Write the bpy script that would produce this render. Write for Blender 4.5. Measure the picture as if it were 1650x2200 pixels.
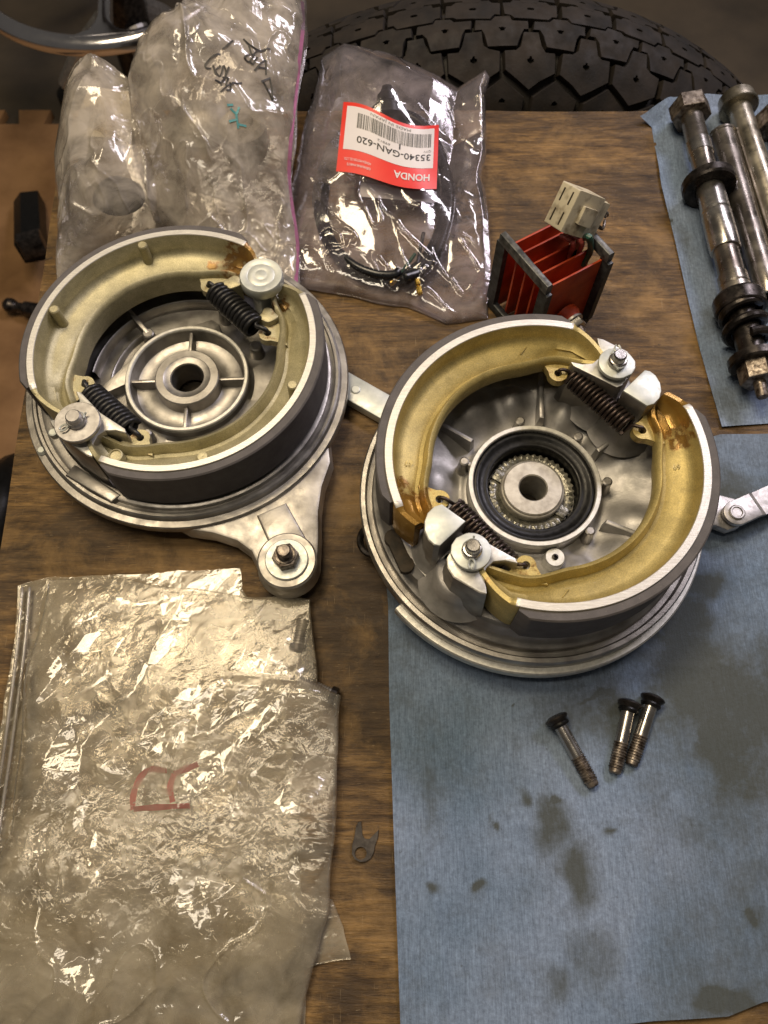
import bpy, bmesh, math, random
import numpy as np
from mathutils import Vector, Matrix

random.seed(7)
rng = np.random.RandomState(11)
for o in list(bpy.data.objects):
    bpy.data.objects.remove(o)
SC = bpy.context.scene
COL = SC.collection
MM = 0.001
R_ = math.radians

# ------------------------------------------------------------------ camera
# everything below is written in millimetres, table top at z = 0
PITCH, CAM_H, FPX = 67.0, 277.0, 1700.0
cd = bpy.data.cameras.new('camera')
cam = bpy.data.objects.new('camera', cd)
COL.objects.link(cam)
cam.location = (0, 0, CAM_H * MM)
cam.rotation_euler = (R_(90 - PITCH), 0, 0)
cd.sensor_fit = 'VERTICAL'
cd.sensor_height = 36.0
cd.sensor_width = 27.0
cd.lens = FPX / 2200.0 * 36.0
cd.clip_start, cd.clip_end = 0.01, 20.0
cd.dof.use_dof = True
cd.dof.focus_distance = 0.268
cd.dof.aperture_fstop = 24.0
SC.camera = cam

# ------------------------------------------------------------------ light
w = bpy.data.worlds.new('World')
SC.world = w
w.use_nodes = True
bg = w.node_tree.nodes['Background']
bg.inputs[0].default_value = (1.0, 0.90, 0.79, 1)
bg.inputs[1].default_value = 0.06


def area(name, loc, target, sx, sy, power, color):
    l = bpy.data.lights.new(name, 'AREA')
    l.shape = 'RECTANGLE'
    l.size, l.size_y = sx * MM, sy * MM
    l.energy = power
    l.color = color
    ob = bpy.data.objects.new(name, l)
    COL.objects.link(ob)
    ob.location = Vector(loc) * MM
    d = (Vector(target) - Vector(loc)).normalized()
    ob.rotation_euler = d.to_track_quat('-Z', 'Y').to_euler()
    return ob


area('warm_ceiling_lamp', (-230, 380, 950), (-30, 110, 0), 480, 180, 5.8, (1.0, 0.82, 0.56))
area('cool_ceiling_lamp', (600, 740, 800), (60, 150, 0), 560, 150, 6.0, (0.96, 0.88, 0.97))
area('added_glint_lamp', (-230, 20, 980), (-60, 30, 0), 70, 560, 1.7, (1.0, 0.86, 0.66))  # unseen lamp, added to spread glints over the lower-left bag

SC.view_settings.view_transform = 'Standard'
SC.view_settings.look = 'None'
SC.view_settings.exposure = 0.12
SC.view_settings.gamma = 1.0
SC.render.engine = 'CYCLES'
SC.cycles.use_denoising = True
SC.cycles.max_bounces = 6
SC.cycles.diffuse_bounces = 2
SC.cycles.glossy_bounces = 3
SC.cycles.use_adaptive_sampling = True
SC.cycles.adaptive_threshold = 0.02
SC.cycles.transparent_max_bounces = 16
SC.cycles.sample_clamp_indirect = 4.0
SC.cycles.caustics_reflective = False
SC.cycles.caustics_refractive = False

# ------------------------------------------------------------------ maths
_a = R_(PITCH)
CF = np.array([0, math.cos(_a), -math.sin(_a)])
CU = np.array([0, math.sin(_a), math.cos(_a)])
CR = np.array([1.0, 0, 0])


def at(u, v, z=0.0):
    """point of the photograph (u, v) at height z, in millimetres"""
    d = CF + (u - 825) / FPX * CR - (v - 1100) / FPX * CU
    return np.array([0, 0, CAM_H]) + (z - CAM_H) / d[2] * d


def hsh(i, j, seed):
    x = np.sin(i * 127.1 + j * 311.7 + seed * 74.7) * 43758.5453
    return x - np.floor(x)


def vnoise(x, y, cell, seed):
    a = seed * 1.7
    X = (x * math.cos(a) - y * math.sin(a)) / cell + seed * 13.7
    Y = (x * math.sin(a) + y * math.cos(a)) / cell + seed * 5.1
    i, j = np.floor(X), np.floor(Y)
    fx, fy = X - i, Y - j
    fx = fx * fx * (3 - 2 * fx)
    fy = fy * fy * (3 - 2 * fy)
    return (hsh(i, j, seed) * (1 - fx) * (1 - fy) + hsh(i + 1, j, seed) * fx * (1 - fy)
            + hsh(i, j + 1, seed) * (1 - fx) * fy + hsh(i + 1, j + 1, seed) * fx * fy) * 2 - 1


def facet(x, y, cell, seed):
    """piecewise linear noise on a warped triangle lattice: flat facets, sharp creases"""
    wx = vnoise(x, y, cell * 1.9, seed + 3) * cell * 0.6
    wy = vnoise(x, y, cell * 1.9, seed + 9) * cell * 0.6
    x, y = x + wx, y + wy
    a = seed * 2.3 + 0.4
    X = (x * math.cos(a) - y * math.sin(a)) / cell + seed * 7.3
    Y = (x * math.sin(a) + y * math.cos(a)) / cell + seed * 3.9
    i, j = np.floor(X), np.floor(Y)
    fx, fy = X - i, Y - j
    v00, v10 = hsh(i, j, seed), hsh(i + 1, j, seed)
    v01, v11 = hsh(i, j + 1, seed), hsh(i + 1, j + 1, seed)
    lo = v00 * (1 - fx - fy) + v10 * fx + v01 * fy
    hi = v11 * (fx + fy - 1) + v10 * (1 - fy) + v01 * (1 - fx)
    return np.where(fx + fy < 1, lo, hi) * 2 - 1


def sstep(a, b, x):
    t = np.clip((x - a) / (b - a), 0, 1)
    return t * t * (3 - 2 * t)


# ------------------------------------------------------------------ materials
def mat(name):
    m = bpy.data.materials.new(name)
    m.use_nodes = True
    nt = m.node_tree
    return m, nt, nt.nodes['Principled BSDF']


def nd(nt, typ, **kw):
    n = nt.nodes.new(typ)
    for k, v in kw.items():
        if k in n.inputs.keys():
            n.inputs[k].default_value = v
        else:
            setattr(n, k, v)
    return n


def coords(nt, scale=(1, 1, 1), rot=(0, 0, 0)):
    """object coordinates in millimetres, shifted per object"""
    tc = nd(nt, 'ShaderNodeTexCoord')
    mp = nd(nt, 'ShaderNodeMapping')
    mp.inputs['Scale'].default_value = [s * 1000 for s in scale]
    mp.inputs['Rotation'].default_value = rot
    nt.links.new(tc.outputs['Object'], mp.inputs['Vector'])
    oi = nd(nt, 'ShaderNodeObjectInfo')
    ml = nd(nt, 'ShaderNodeMath', operation='MULTIPLY')
    ml.inputs[1].default_value = 371.0
    nt.links.new(oi.outputs['Random'], ml.inputs[0])
    ad = nd(nt, 'ShaderNodeVectorMath', operation='ADD')
    nt.links.new(mp.outputs[0], ad.inputs[0])
    nt.links.new(ml.outputs[0], ad.inputs[1])
    return ad.outputs[0]


def noise(nt, vec, scale, detail=4, rough=0.55, dist=0.0):
    n = nd(nt, 'ShaderNodeTexNoise')
    n.inputs['Scale'].default_value = scale
    n.inputs['Detail'].default_value = detail
    n.inputs['Roughness'].default_value = rough
    n.inputs['Distortion'].default_value = dist
    nt.links.new(vec, n.inputs['Vector'])
    return n.outputs[0]


def ramp(nt, fac, stops, interp='LINEAR'):
    r = nd(nt, 'ShaderNodeValToRGB')
    r.color_ramp.interpolation = interp
    el = r.color_ramp.elements
    while len(el) < len(stops):
        el.new(0.5)
    for e, (p, c) in zip(el, stops):
        e.position = p
        e.color = (c[0], c[1], c[2], 1) if not isinstance(c, (int, float)) else (c, c, c, 1)
    nt.links.new(fac, r.inputs[0])
    return r.outputs[0]


def mixc(nt, fac, a, b, blend='MIX'):
    m = nd(nt, 'ShaderNodeMix', data_type='RGBA', blend_type=blend)
    for sock, v in ((m.inputs[0], fac), (m.inputs[6], a), (m.inputs[7], b)):
        if hasattr(v, 'links'):
            nt.links.new(v, sock)
        elif isinstance(v, (int, float)):
            sock.default_value = v
        else:
            sock.default_value = (v[0], v[1], v[2], 1)
    return m.outputs[2]


def mth(nt, op, a, b=None):
    m = nd(nt, 'ShaderNodeMath', operation=op)
    for i, v in enumerate((a, b)):
        if v is None:
            continue
        if hasattr(v, 'links'):
            nt.links.new(v, m.inputs[i])
        else:
            m.inputs[i].default_value = v
    return m.outputs[0]


def bump(nt, h, dist_mm, strength=1.0):
    b = nd(nt, 'ShaderNodeBump')
    b.inputs['Strength'].default_value = strength
    b.inputs['Distance'].default_value = dist_mm * MM
    nt.links.new(h, b.inputs['Height'])
    return b.outputs[0]


def simple(name, c0, c1, metal=0.0, r0=0.4, r1=0.55, cell=0.15, bmp=0.0, bcell=2.0, spec=0.5, lo=0.35, hi=0.65, detail=5):
    """two-tone noise material; cell = noise scale per mm"""
    m, nt, b = mat(name)
    v = coords(nt)
    n = noise(nt, v, cell, detail)
    col = ramp(nt, n, [(lo, c0), (hi, c1)])
    nt.links.new(col, b.inputs['Base Color'])
    rg = ramp(nt, noise(nt, v, cell * 2.3, 4), [(0.3, r0), (0.7, r1)])
    nt.links.new(rg, b.inputs['Roughness'])
    b.inputs['Metallic'].default_value = metal
    b.inputs['Specular IOR Level'].default_value = spec
    if bmp:
        nt.links.new(bump(nt, noise(nt, v, bcell, 3, 0.6), bmp), b.inputs['Normal'])
    return m


M = {}
M['cast'] = simple('cast_aluminium', (0.27, 0.255, 0.235), (0.44, 0.42, 0.39), 0.9, 0.32, 0.50, 0.12, 0.05, 1.6)
M['cast_dirty'] = simple('stained_cast_aluminium', (0.26, 0.24, 0.21), (0.56, 0.53, 0.48), 0.8, 0.38, 0.6, 0.10, 0.05, 1.3, lo=0.3, hi=0.6)
M['machined'] = simple('machined_aluminium', (0.56, 0.55, 0.51), (0.72, 0.71, 0.66), 0.7, 0.40, 0.56, 0.5, 0.02, 3.0)
M['zinc'] = simple('zinc_plate', (0.52, 0.55, 0.52), (0.68, 0.70, 0.65), 0.45, 0.38, 0.54, 0.22, 0.015, 2.0)
M['washer'] = simple('plain_steel_washer', (0.34, 0.325, 0.315), (0.54, 0.52, 0.50), 0.8, 0.34, 0.5, 0.3, 0.015, 2.0)
M['steel'] = simple('oily_steel', (0.12, 0.10, 0.085), (0.34, 0.31, 0.275), 0.92, 0.18, 0.40, 0.06, 0.03, 1.0, lo=0.30, hi=0.62, detail=7)
M['steel_bright'] = simple('bright_steel', (0.30, 0.28, 0.26), (0.54, 0.52, 0.49), 0.95, 0.16, 0.34, 0.07, 0.02, 1.0, lo=0.3, hi=0.6, detail=7)
M['steel_dark'] = simple('black_oxide_steel', (0.014, 0.012, 0.011), (0.07, 0.06, 0.055), 0.7, 0.20, 0.45, 0.2, 0.03, 1.2)
M['rusty'] = simple('rusty_steel', (0.05, 0.035, 0.025), (0.30, 0.26, 0.22), 0.75, 0.3, 0.55, 0.5, 0.05, 1.6)
M['patina'] = simple('mottled_axle_steel', (0.15, 0.135, 0.10), (0.46, 0.42, 0.34), 0.88, 0.2, 0.46, 0.075, 0.04, 1.0, lo=0.34, hi=0.60, detail=8)
M['spring'] = simple('brown_spring_steel', (0.035, 0.026, 0.022), (0.10, 0.075, 0.065), 0.75, 0.30, 0.45, 0.5)
M['spring_black'] = simple('black_coated_spring', (0.006, 0.006, 0.007), (0.018, 0.018, 0.02), 0.0, 0.32, 0.5, 0.5)
M['chrome'] = simple('chrome', (0.84, 0.83, 0.86), (0.92, 0.91, 0.94), 1.0, 0.14, 0.24, 0.05)
M['rubber'] = simple('black_rubber', (0.003, 0.003, 0.003), (0.008, 0.008, 0.008), 0.0, 0.28, 0.5, 0.3, 0.03, 0.8, spec=0.3)
M['pvc'] = simple('black_cable_sheath', (0.008, 0.009, 0.011), (0.016, 0.017, 0.02), 0.0, 0.22, 0.34, 0.3)
M['tyre'] = simple('dusty_tyre_rubber', (0.006, 0.005, 0.0045), (0.027, 0.020, 0.0145), 0.0, 0.64, 0.88, 0.07, 0.15, 0.7, spec=0.35, lo=0.3, hi=0.75, detail=7)
M['tyre_deep'] = simple('tyre_groove_rubber', (0.012, 0.010, 0.009), (0.03, 0.025, 0.02), 0.0, 0.6, 0.8, 0.06, 0.1, 0.8)
M['red'] = simple('red_fin_paint', (0.30, 0.026, 0.008), (0.56, 0.075, 0.016), 0.0, 0.42, 0.6, 0.09, 0.03, 1.0)
M['frame'] = simple('worn_black_frame', (0.012, 0.013, 0.014), (0.06, 0.065, 0.066), 0.1, 0.35, 0.55, 0.35, 0.02, 1.5, lo=0.4, hi=0.75)
M['frame_worn'] = simple('bare_worn_edge', (0.025, 0.027, 0.028), (0.20, 0.20, 0.19), 0.2, 0.35, 0.55, 0.35, 0.05, 1.2, lo=0.35, hi=0.75)
M['nylon'] = simple('yellowed_nylon', (0.16, 0.12, 0.075), (0.62, 0.56, 0.42), 0.0, 0.42, 0.6, 0.22, 0.05, 0.9, lo=0.26, hi=0.50, detail=7)
M['slot'] = simple('dark_slot', (0.02, 0.015, 0.008), (0.05, 0.035, 0.02), 0.0, 0.7, 0.8, 0.3)
M['wire_green'] = simple('green_wire', (0.012, 0.05, 0.035), (0.02, 0.09, 0.06), 0.0, 0.35, 0.5, 0.3)
M['wire_red'] = simple('pink_red_wire', (0.30, 0.05, 0.04), (0.45, 0.10, 0.08), 0.0, 0.35, 0.5, 0.3)
M['brass'] = simple('brass', (0.45, 0.28, 0.05), (0.75, 0.52, 0.14), 0.95, 0.18, 0.32, 0.5)
M['label_red'] = simple('label_red', (0.72, 0.022, 0.010), (0.78, 0.028, 0.014), 0.0, 0.35, 0.42, 0.05)
M['label_white'] = simple('label_white', (0.70, 0.66, 0.66), (0.76, 0.72, 0.72), 0.0, 0.4, 0.5, 0.05)
M['ink'] = simple('black_ink', (0.015, 0.013, 0.014), (0.025, 0.022, 0.022), 0.0, 0.5, 0.6, 0.2)
M['ink_grey'] = simple('grey_print', (0.12, 0.115, 0.11), (0.22, 0.21, 0.2), 0.0, 0.5, 0.6, 0.2)
M['ink_red'] = simple('red_marker', (0.36, 0.03, 0.035), (0.48, 0.06, 0.06), 0.0, 0.5, 0.6, 0.3)
M['ink_teal'] = simple('teal_marker', (0.05, 0.22, 0.25), (0.10, 0.34, 0.36), 0.0, 0.5, 0.6, 0.3)
M['mat'] = simple('tan_foam_mat', (0.22, 0.115, 0.045), (0.36, 0.20, 0.085), 0.0, 0.6, 0.75, 0.018, 0.1, 0.3)
M['floor'] = simple('dark_garage_floor', (0.035, 0.030, 0.024), (0.13, 0.10, 0.065), 0.0, 0.5, 0.75, 0.006, 0.2, 0.15, lo=0.3, hi=0.7, detail=8)
M['cream'] = simple('cream_part', (0.50, 0.44, 0.32), (0.66, 0.60, 0.46), 0.0, 0.4, 0.6, 0.08)
M['collar'] = simple('worn_collar_steel', (0.36, 0.33, 0.28), (0.58, 0.55, 0.48), 0.55, 0.34, 0.5, 0.25, 0.03, 1.5, lo=0.3, hi=0.6)
M['cast_dull'] = simple('dull_cast_aluminium', (0.34, 0.33, 0.31), (0.52, 0.50, 0.48), 0.65, 0.42, 0.6, 0.12, 0.06, 1.6)
M['tab'] = simple('brown_spring_plate', (0.024, 0.019, 0.016), (0.06, 0.05, 0.042), 0.4, 0.4, 0.6, 0.4, 0.03, 1.5)
M['grease'] = simple('greased_gear_steel', (0.06, 0.06, 0.048), (0.27, 0.255, 0.205), 0.45, 0.14, 0.38, 0.35, 0.35, 0.5, lo=0.3, hi=0.7)


# brake shoe paint: gold with a fine sand texture, amber varnish where 'stain' is painted per vertex
def gold_mat(name, c0, c1):
    m, nt, b = mat(name)
    v = coords(nt)
    n = noise(nt, v, 0.06, 5)
    col = ramp(nt, n, [(0.3, c0), (0.7, c1)])
    speck = ramp(nt, noise(nt, v, 2.6, 2), [(0.35, 0.82), (0.65, 1.12)])
    col = mixc(nt, 1.0, col, speck, 'MULTIPLY')
    col = mixc(nt, 1.0, col, ramp(nt, noise(nt, v, 0.13, 6, 0.7, 0.5), [(0.3, 0.72), (0.62, 1.06)]), 'MULTIPLY')
    vs_ = coords(nt, (0.35, 3.2, 3.2), (0, 0, R_(35)))
    scr = ramp(nt, noise(nt, vs_, 0.8, 2, 0.5), [(0.70, 0.0), (0.74, 1.0)])
    col = mixc(nt, mth(nt, 'MULTIPLY', scr, 0.35), col, (0.62, 0.58, 0.46))
    chip = ramp(nt, noise(nt, v, 0.75, 3, 0.6), [(0.71, 0.0), (0.74, 1.0)])
    col = mixc(nt, mth(nt, 'MULTIPLY', chip, 0.55), col, (0.16, 0.12, 0.05))
    at_ = nd(nt, 'ShaderNodeAttribute', attribute_name='stain')
    rag = mth(nt, 'ADD', at_.outputs['Fac'], mth(nt, 'MULTIPLY', mth(nt, 'SUBTRACT', noise(nt, v, 0.35, 4), 0.5), 0.9))
    st = ramp(nt, rag, [(0.42, 0.0), (0.60, 1.0)])
    edge = ramp(nt, rag, [(0.42, (0.30, 0.15, 0.02)), (0.54, (0.16, 0.055, 0.008)), (0.75, (0.33, 0.17, 0.025))])
    col = mixc(nt, mth(nt, 'MULTIPLY', st, 0.85), col, edge)
    nt.links.new(col, b.inputs['Base Color'])
    b.inputs['Metallic'].default_value = 0.45
    rg = ramp(nt, st, [(0.0, 0.46), (1.0, 0.20)])
    nt.links.new(rg, b.inputs['Roughness'])
    nt.links.new(bump(nt, noise(nt, v, 1.9, 3, 0.7), 0.10, 0.7), b.inputs['Normal'])
    return m


M['gold'] = gold_mat('gold_shoe_paint', (0.47, 0.365, 0.125), (0.57, 0.46, 0.185))
M['gold_pale'] = gold_mat('pale_gold_shoe_paint', (0.43, 0.385, 0.225), (0.55, 0.50, 0.32))


# brushed machined edge of the shoes
def machined_edge():
    m, nt, b = mat('ground_shoe_edge')
    v = coords(nt, (0.25, 2.6, 1), (0, 0, R_(-28)))
    n = noise(nt, v, 1.0, 5, 0.7)
    nt.links.new(ramp(nt, n, [(0.3, (0.58, 0.56, 0.52)), (0.7, (0.84, 0.82, 0.76))]), b.inputs['Base Color'])
    b.inputs['Metallic'].default_value = 0.45
    b.inputs['Roughness'].default_value = 0.42
    nt.links.new(bump(nt, n, 0.06), b.inputs['Normal'])
    return m


M['edge'] = machined_edge()


def lining_mat():
    m, nt, b = mat('brake_lining')
    v = coords(nt)
    n = noise(nt, v, 0.2, 5)
    col = ramp(nt, n, [(0.3, (0.085, 0.078, 0.078)), (0.7, (0.125, 0.114, 0.113))])
    sp = ramp(nt, noise(nt, v, 3.2, 1), [(0.70, 0.0), (0.78, 1.0)])
    col = mixc(nt, sp, col, (0.26, 0.22, 0.19))
    nt.links.new(col, b.inputs['Base Color'])
    b.inputs['Roughness'].default_value = 0.7
    nt.links.new(bump(nt, noise(nt, v, 2.2, 3, 0.7), 0.10), b.inputs['Normal'])
    return m


M['lining'] = lining_mat()


def wood_mat():
    m, nt, b = mat('oil_stained_plywood')
    v = coords(nt, (0.17, 1.0, 1))
    v2 = coords(nt)
    grain = noise(nt, v, 0.28, 9, 0.68, 0.35)
    fine = noise(nt, v, 1.1, 6, 0.78)
    vg = coords(nt, (0.05, 1, 1))
    g2 = noise(nt, vg, 0.055, 4, 0.5, 0.6)
    c = ramp(nt, grain, [(0.32, (0.042, 0.022, 0.007)), (0.46, (0.140, 0.078, 0.024)), (0.58, (0.240, 0.137, 0.042)), (0.74, (0.39, 0.235, 0.080))])
    c = mixc(nt, 1.0, c, ramp(nt, fine, [(0.25, 0.42), (0.7, 1.25)]), 'MULTIPLY')
    c = mixc(nt, 1.0, c, ramp(nt, g2, [(0.3, 0.62), (0.7, 1.2)]), 'MULTIPLY')
    stain = ramp(nt, noise(nt, v2, 0.02, 6, 0.65, 0.5), [(0.44, 0.0), (0.64, 1.0)])
    c = mixc(nt, mth(nt, 'MULTIPLY', stain, 0.72), c, (0.036, 0.023, 0.012))
    at_ = nd(nt, 'ShaderNodeAttribute', attribute_name='stain')  # bench stains, with the painted shade between the brake panels
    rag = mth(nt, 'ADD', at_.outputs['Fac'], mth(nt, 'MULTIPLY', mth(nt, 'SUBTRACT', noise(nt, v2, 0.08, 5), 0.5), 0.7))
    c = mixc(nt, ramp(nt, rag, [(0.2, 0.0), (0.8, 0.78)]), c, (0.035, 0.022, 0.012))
    vs = coords(nt, (0.06, 0.8, 1))
    streak = ramp(nt, noise(nt, vs, 1.0, 4, 0.65), [(0.56, 0.0), (0.63, 1.0)])
    c = mixc(nt, mth(nt, 'MULTIPLY', streak, 0.28), c, (0.038, 0.020, 0.008))
    vp = coords(nt, (0.12, 2.0, 1))
    pore = ramp(nt, noise(nt, vp, 1.0, 3, 0.6), [(0.57, 0.0), (0.64, 1.0)])
    c = mixc(nt, mth(nt, 'MULTIPLY', pore, 0.6), c, (0.030, 0.016, 0.007))
    dots = ramp(nt, noise(nt, v2, 0.22, 2, 0.5), [(0.72, 0.0), (0.78, 1.0)])
    c = mixc(nt, mth(nt, 'MULTIPLY', dots, 0.7), c, (0.02, 0.012, 0.008))
    light = ramp(nt, noise(nt, v, 2.2, 2, 0.5), [(0.70, 0.0), (0.76, 1.0)])
    c = mixc(nt, mth(nt, 'MULTIPLY', light, 0.35), c, (0.42, 0.33, 0.2))
    wear = ramp(nt, noise(nt, v2, 0.035, 7, 0.7, 0.3), [(0.50, 0.0), (0.68, 1.0)])
    c = mixc(nt, mth(nt, 'MULTIPLY', wear, 0.38), c, (0.42, 0.255, 0.092))
    vq = coords(nt, (1.9, 0.09, 1), (0, 0, R_(24)))
    scr = ramp(nt, noise(nt, vq, 0.9, 2, 0.5), [(0.72, 0.0), (0.75, 1.0)])
    c = mixc(nt, mth(nt, 'MULTIPLY', scr, 0.3), c, (0.36, 0.27, 0.15))
    nt.links.new(c, b.inputs['Base Color'])
    nt.links.new(ramp(nt, grain, [(0.3, 0.62), (0.7, 0.42)]), b.inputs['Roughness'])
    b.inputs['Specular IOR Level'].default_value = 0.35
    nt.links.new(bump(nt, mth(nt, 'ADD', grain, mth(nt, 'MULTIPLY', fine, 0.5)), 0.5), b.inputs['Normal'])
    return m


M['wood'] = wood_mat()


def towel_mat():
    m, nt, b = mat('blue_shop_towel')
    v = coords(nt, (1.0, 0.07, 1))
    v2 = coords(nt)
    fib = noise(nt, v, 1.9, 5, 0.8)
    c = ramp(nt, noise(nt, v2, 0.02, 4), [(0.3, (0.135, 0.195, 0.285)), (0.7, (0.240, 0.302, 0.420))])
    c = mixc(nt, 1.0, c, ramp(nt, fib, [(0.25, 0.60), (0.75, 1.36)]), 'MULTIPLY')
    c = mixc(nt, 1.0, c, ramp(nt, noise(nt, v2, 0.7, 4, 0.7), [(0.3, 0.76), (0.7, 1.2)]), 'MULTIPLY')
    at_ = nd(nt, 'ShaderNodeAttribute', attribute_name='stain')
    rag = mth(nt, 'ADD', at_.outputs['Fac'], mth(nt, 'MULTIPLY', mth(nt, 'SUBTRACT', noise(nt, v2, 0.16, 9, 0.72), 0.5), 0.95))
    st = ramp(nt, rag, [(0.02, 0.0), (0.72, 0.86)])
    c = mixc(nt, st, c, (0.062, 0.066, 0.052))
    dirt = ramp(nt, noise(nt, v2, 0.55, 3, 0.6), [(0.68, 0.0), (0.76, 1.0)])
    c = mixc(nt, mth(nt, 'MULTIPLY', dirt, 0.45), c, (0.05, 0.05, 0.045))
    nt.links.new(c, b.inputs['Base Color'])
    b.inputs['Roughness'].default_value = 0.85
    b.inputs['Specular IOR Level'].default_value = 0.2
    nt.links.new(bump(nt, mth(nt, 'ADD', fib, noise(nt, v2, 1.4, 3)), 0.16), b.inputs['Normal'])
    return m


M['towel'] = towel_mat()


def film(name, haze, tint, dif, rough, bcell, bmm, refl=1.5):
    m = bpy.data.materials.new(name)
    m.use_nodes = True
    nt = m.node_tree
    nt.nodes.remove(nt.nodes['Principled BSDF'])
    out = nt.nodes['Material Output']
    v = coords(nt)
    h1 = noise(nt, v, bcell, 3, 0.6, 0.8)
    vo = nd(nt, 'ShaderNodeTexVoronoi', feature='DISTANCE_TO_EDGE')
    vo.inputs['Scale'].default_value = bcell * 0.9
    wv = nd(nt, 'ShaderNodeVectorMath', operation='ADD')
    wn = nd(nt, 'ShaderNodeTexNoise')
    wn.inputs['Scale'].default_value = bcell * 1.2
    nt.links.new(v, wn.inputs['Vector'])
    nt.links.new(v, wv.inputs[0])
    sc = nd(nt, 'ShaderNodeVectorMath', operation='SCALE')
    sc.inputs['Scale'].default_value = 1.2 / bcell
    nt.links.new(wn.outputs[1], sc.inputs[0])
    nt.links.new(sc.outputs[0], wv.inputs[1])
    nt.links.new(wv.outputs[0], vo.inputs['Vector'])
    hh = mth(nt, 'ADD', h1, mth(nt, 'MULTIPLY', vo.outputs['Distance'], 0.8))
    nrm = bump(nt, hh, bmm)
    tr = nd(nt, 'ShaderNodeBsdfTransparent')
    tr.inputs[0].default_value = (*tint, 1)
    df = nd(nt, 'ShaderNodeBsdfDiffuse')
    df.inputs[0].default_value = (*dif, 1)
    tl = nd(nt, 'ShaderNodeBsdfTranslucent')
    tl.inputs[0].default_value = (*dif, 1)
    nt.links.new(nrm, df.inputs['Normal'])
    m1 = nd(nt, 'ShaderNodeMixShader')
    m1.inputs[0].default_value = 0.35
    nt.links.new(df.outputs[0], m1.inputs[1])
    nt.links.new(tl.outputs[0], m1.inputs[2])
    m2 = nd(nt, 'ShaderNodeMixShader')
    hz = ramp(nt, noise(nt, v, 0.07, 5, 0.6, 0.6), [(0.34, haze * 0.30), (0.66, min(1.0, haze * 1.7))])
    nt.links.new(hz, m2.inputs[0])
    nt.links.new(tr.outputs[0], m2.inputs[1])
    nt.links.new(m1.outputs[0], m2.inputs[2])
    gl = nd(nt, 'ShaderNodeBsdfGlossy')
    gl.inputs['Roughness'].default_value = rough
    nt.links.new(nrm, gl.inputs['Normal'])
    fr = nd(nt, 'ShaderNodeFresnel')
    fr.inputs['IOR'].default_value = 1.5
    nt.links.new(nrm, fr.inputs['Normal'])
    m3 = nd(nt, 'ShaderNodeMixShader')
    f = mth(nt, 'MINIMUM', mth(nt, 'MULTIPLY', fr.outputs[0], refl), 0.8)
    nt.links.new(f, m3.inputs[0])
    nt.links.new(m2.outputs[0], m3.inputs[1])
    nt.links.new(gl.outputs[0], m3.inputs[2])
    nt.links.new(m3.outputs[0], out.inputs[0])
    return m


M['film_clear'] = film('clear_film', 0.065, (0.98, 0.96, 0.98), (0.92, 0.80, 0.88), 0.09, 0.05, 0.40, 2.2)
M['film_back'] = film('cloudy_back_film', 0.34, (0.98, 0.96, 0.97), (0.86, 0.78, 0.76), 0.12, 0.05, 0.40, 1.6)
M['film_hazy'] = film('hazy_bag_film', 0.23, (0.97, 0.95, 0.91), (0.88, 0.80, 0.62), 0.10, 0.10, 0.34, 1.6)
M['film_milky'] = film('milky_bag_film', 0.38, (0.97, 0.94, 0.91), (0.93, 0.85, 0.76), 0.12, 0.09, 0.28, 1.6)
M['zip_pink'] = film('pink_zip_strip', 0.75, (0.9, 0.7, 0.85), (0.60, 0.22, 0.46), 0.15, 0.05, 0.2, 1.5)
M['zip_clear'] = film('clear_zip_strip', 0.42, (0.92, 0.9, 0.88), (0.66, 0.62, 0.56), 0.10, 0.02, 0.2, 2.2)


# ------------------------------------------------------------------ mesh helpers
def obj(name, verts, faces, material, parent=None, angle=24, mats=None, fm=None):
    me = bpy.data.meshes.new(name)
    v = np.asarray(verts, dtype=np.float64) * MM
    me.from_pydata(v.tolist(), [], [list(map(int, f)) for f in faces])
    for mm in (mats or [material]):
        me.materials.append(M[mm])
    if fm is not None:
        me.polygons.foreach_set('material_index', fm)
    me.polygons.foreach_set('use_smooth', [True] * len(me.polygons))
    me.update()
    if angle < 180:
        me.set_sharp_from_angle(angle=R_(angle))
    o = bpy.data.objects.new(name, me)
    COL.objects.link(o)
    if parent is not None:
        o.parent = parent
    return o


def attr(o, name, vals):
    a = o.data.attributes.new(name, 'FLOAT', 'POINT')
    a.data.foreach_set('value', np.asarray(vals, dtype=np.float32))


def thing(name, label, cat, loc=(0, 0, 0), rot=(0, 0, 0), group=None):
    o = bpy.data.objects.new(name, None)
    COL.objects.link(o)
    o.empty_display_size = 0.01
    o.location = Vector(loc) * MM
    o.rotation_euler = rot
    tag(o, label, cat, group)
    return o


def tag(o, label, cat, group=None):
    o['label'] = label
    o['category'] = cat
    if group:
        o['group'] = group
    return o


def twin(o, rotz, parent=None, name=None):
    c = o.copy()
    COL.objects.link(c)
    c.rotation_euler = (0, 0, rotz)
    if parent is not None:
        c.parent = parent
    return c


class MB:
    """collects pieces of ONE part"""

    def __init__(s):
        s.v, s.f = [], []

    def add(s, V, F, mtx=None):
        n = len(s.v)
        for p in V:
            q = Vector((float(p[0]), float(p[1]), float(p[2])))
            if mtx is not None:
                q = mtx @ q
            s.v.append((q.x, q.y, q.z))
        s.f += [tuple(i + n for i in f) for f in F]
        return s

    def build(s, name, material, parent=None, angle=24):
        return obj(name, s.v, s.f, material, parent, angle)


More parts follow.
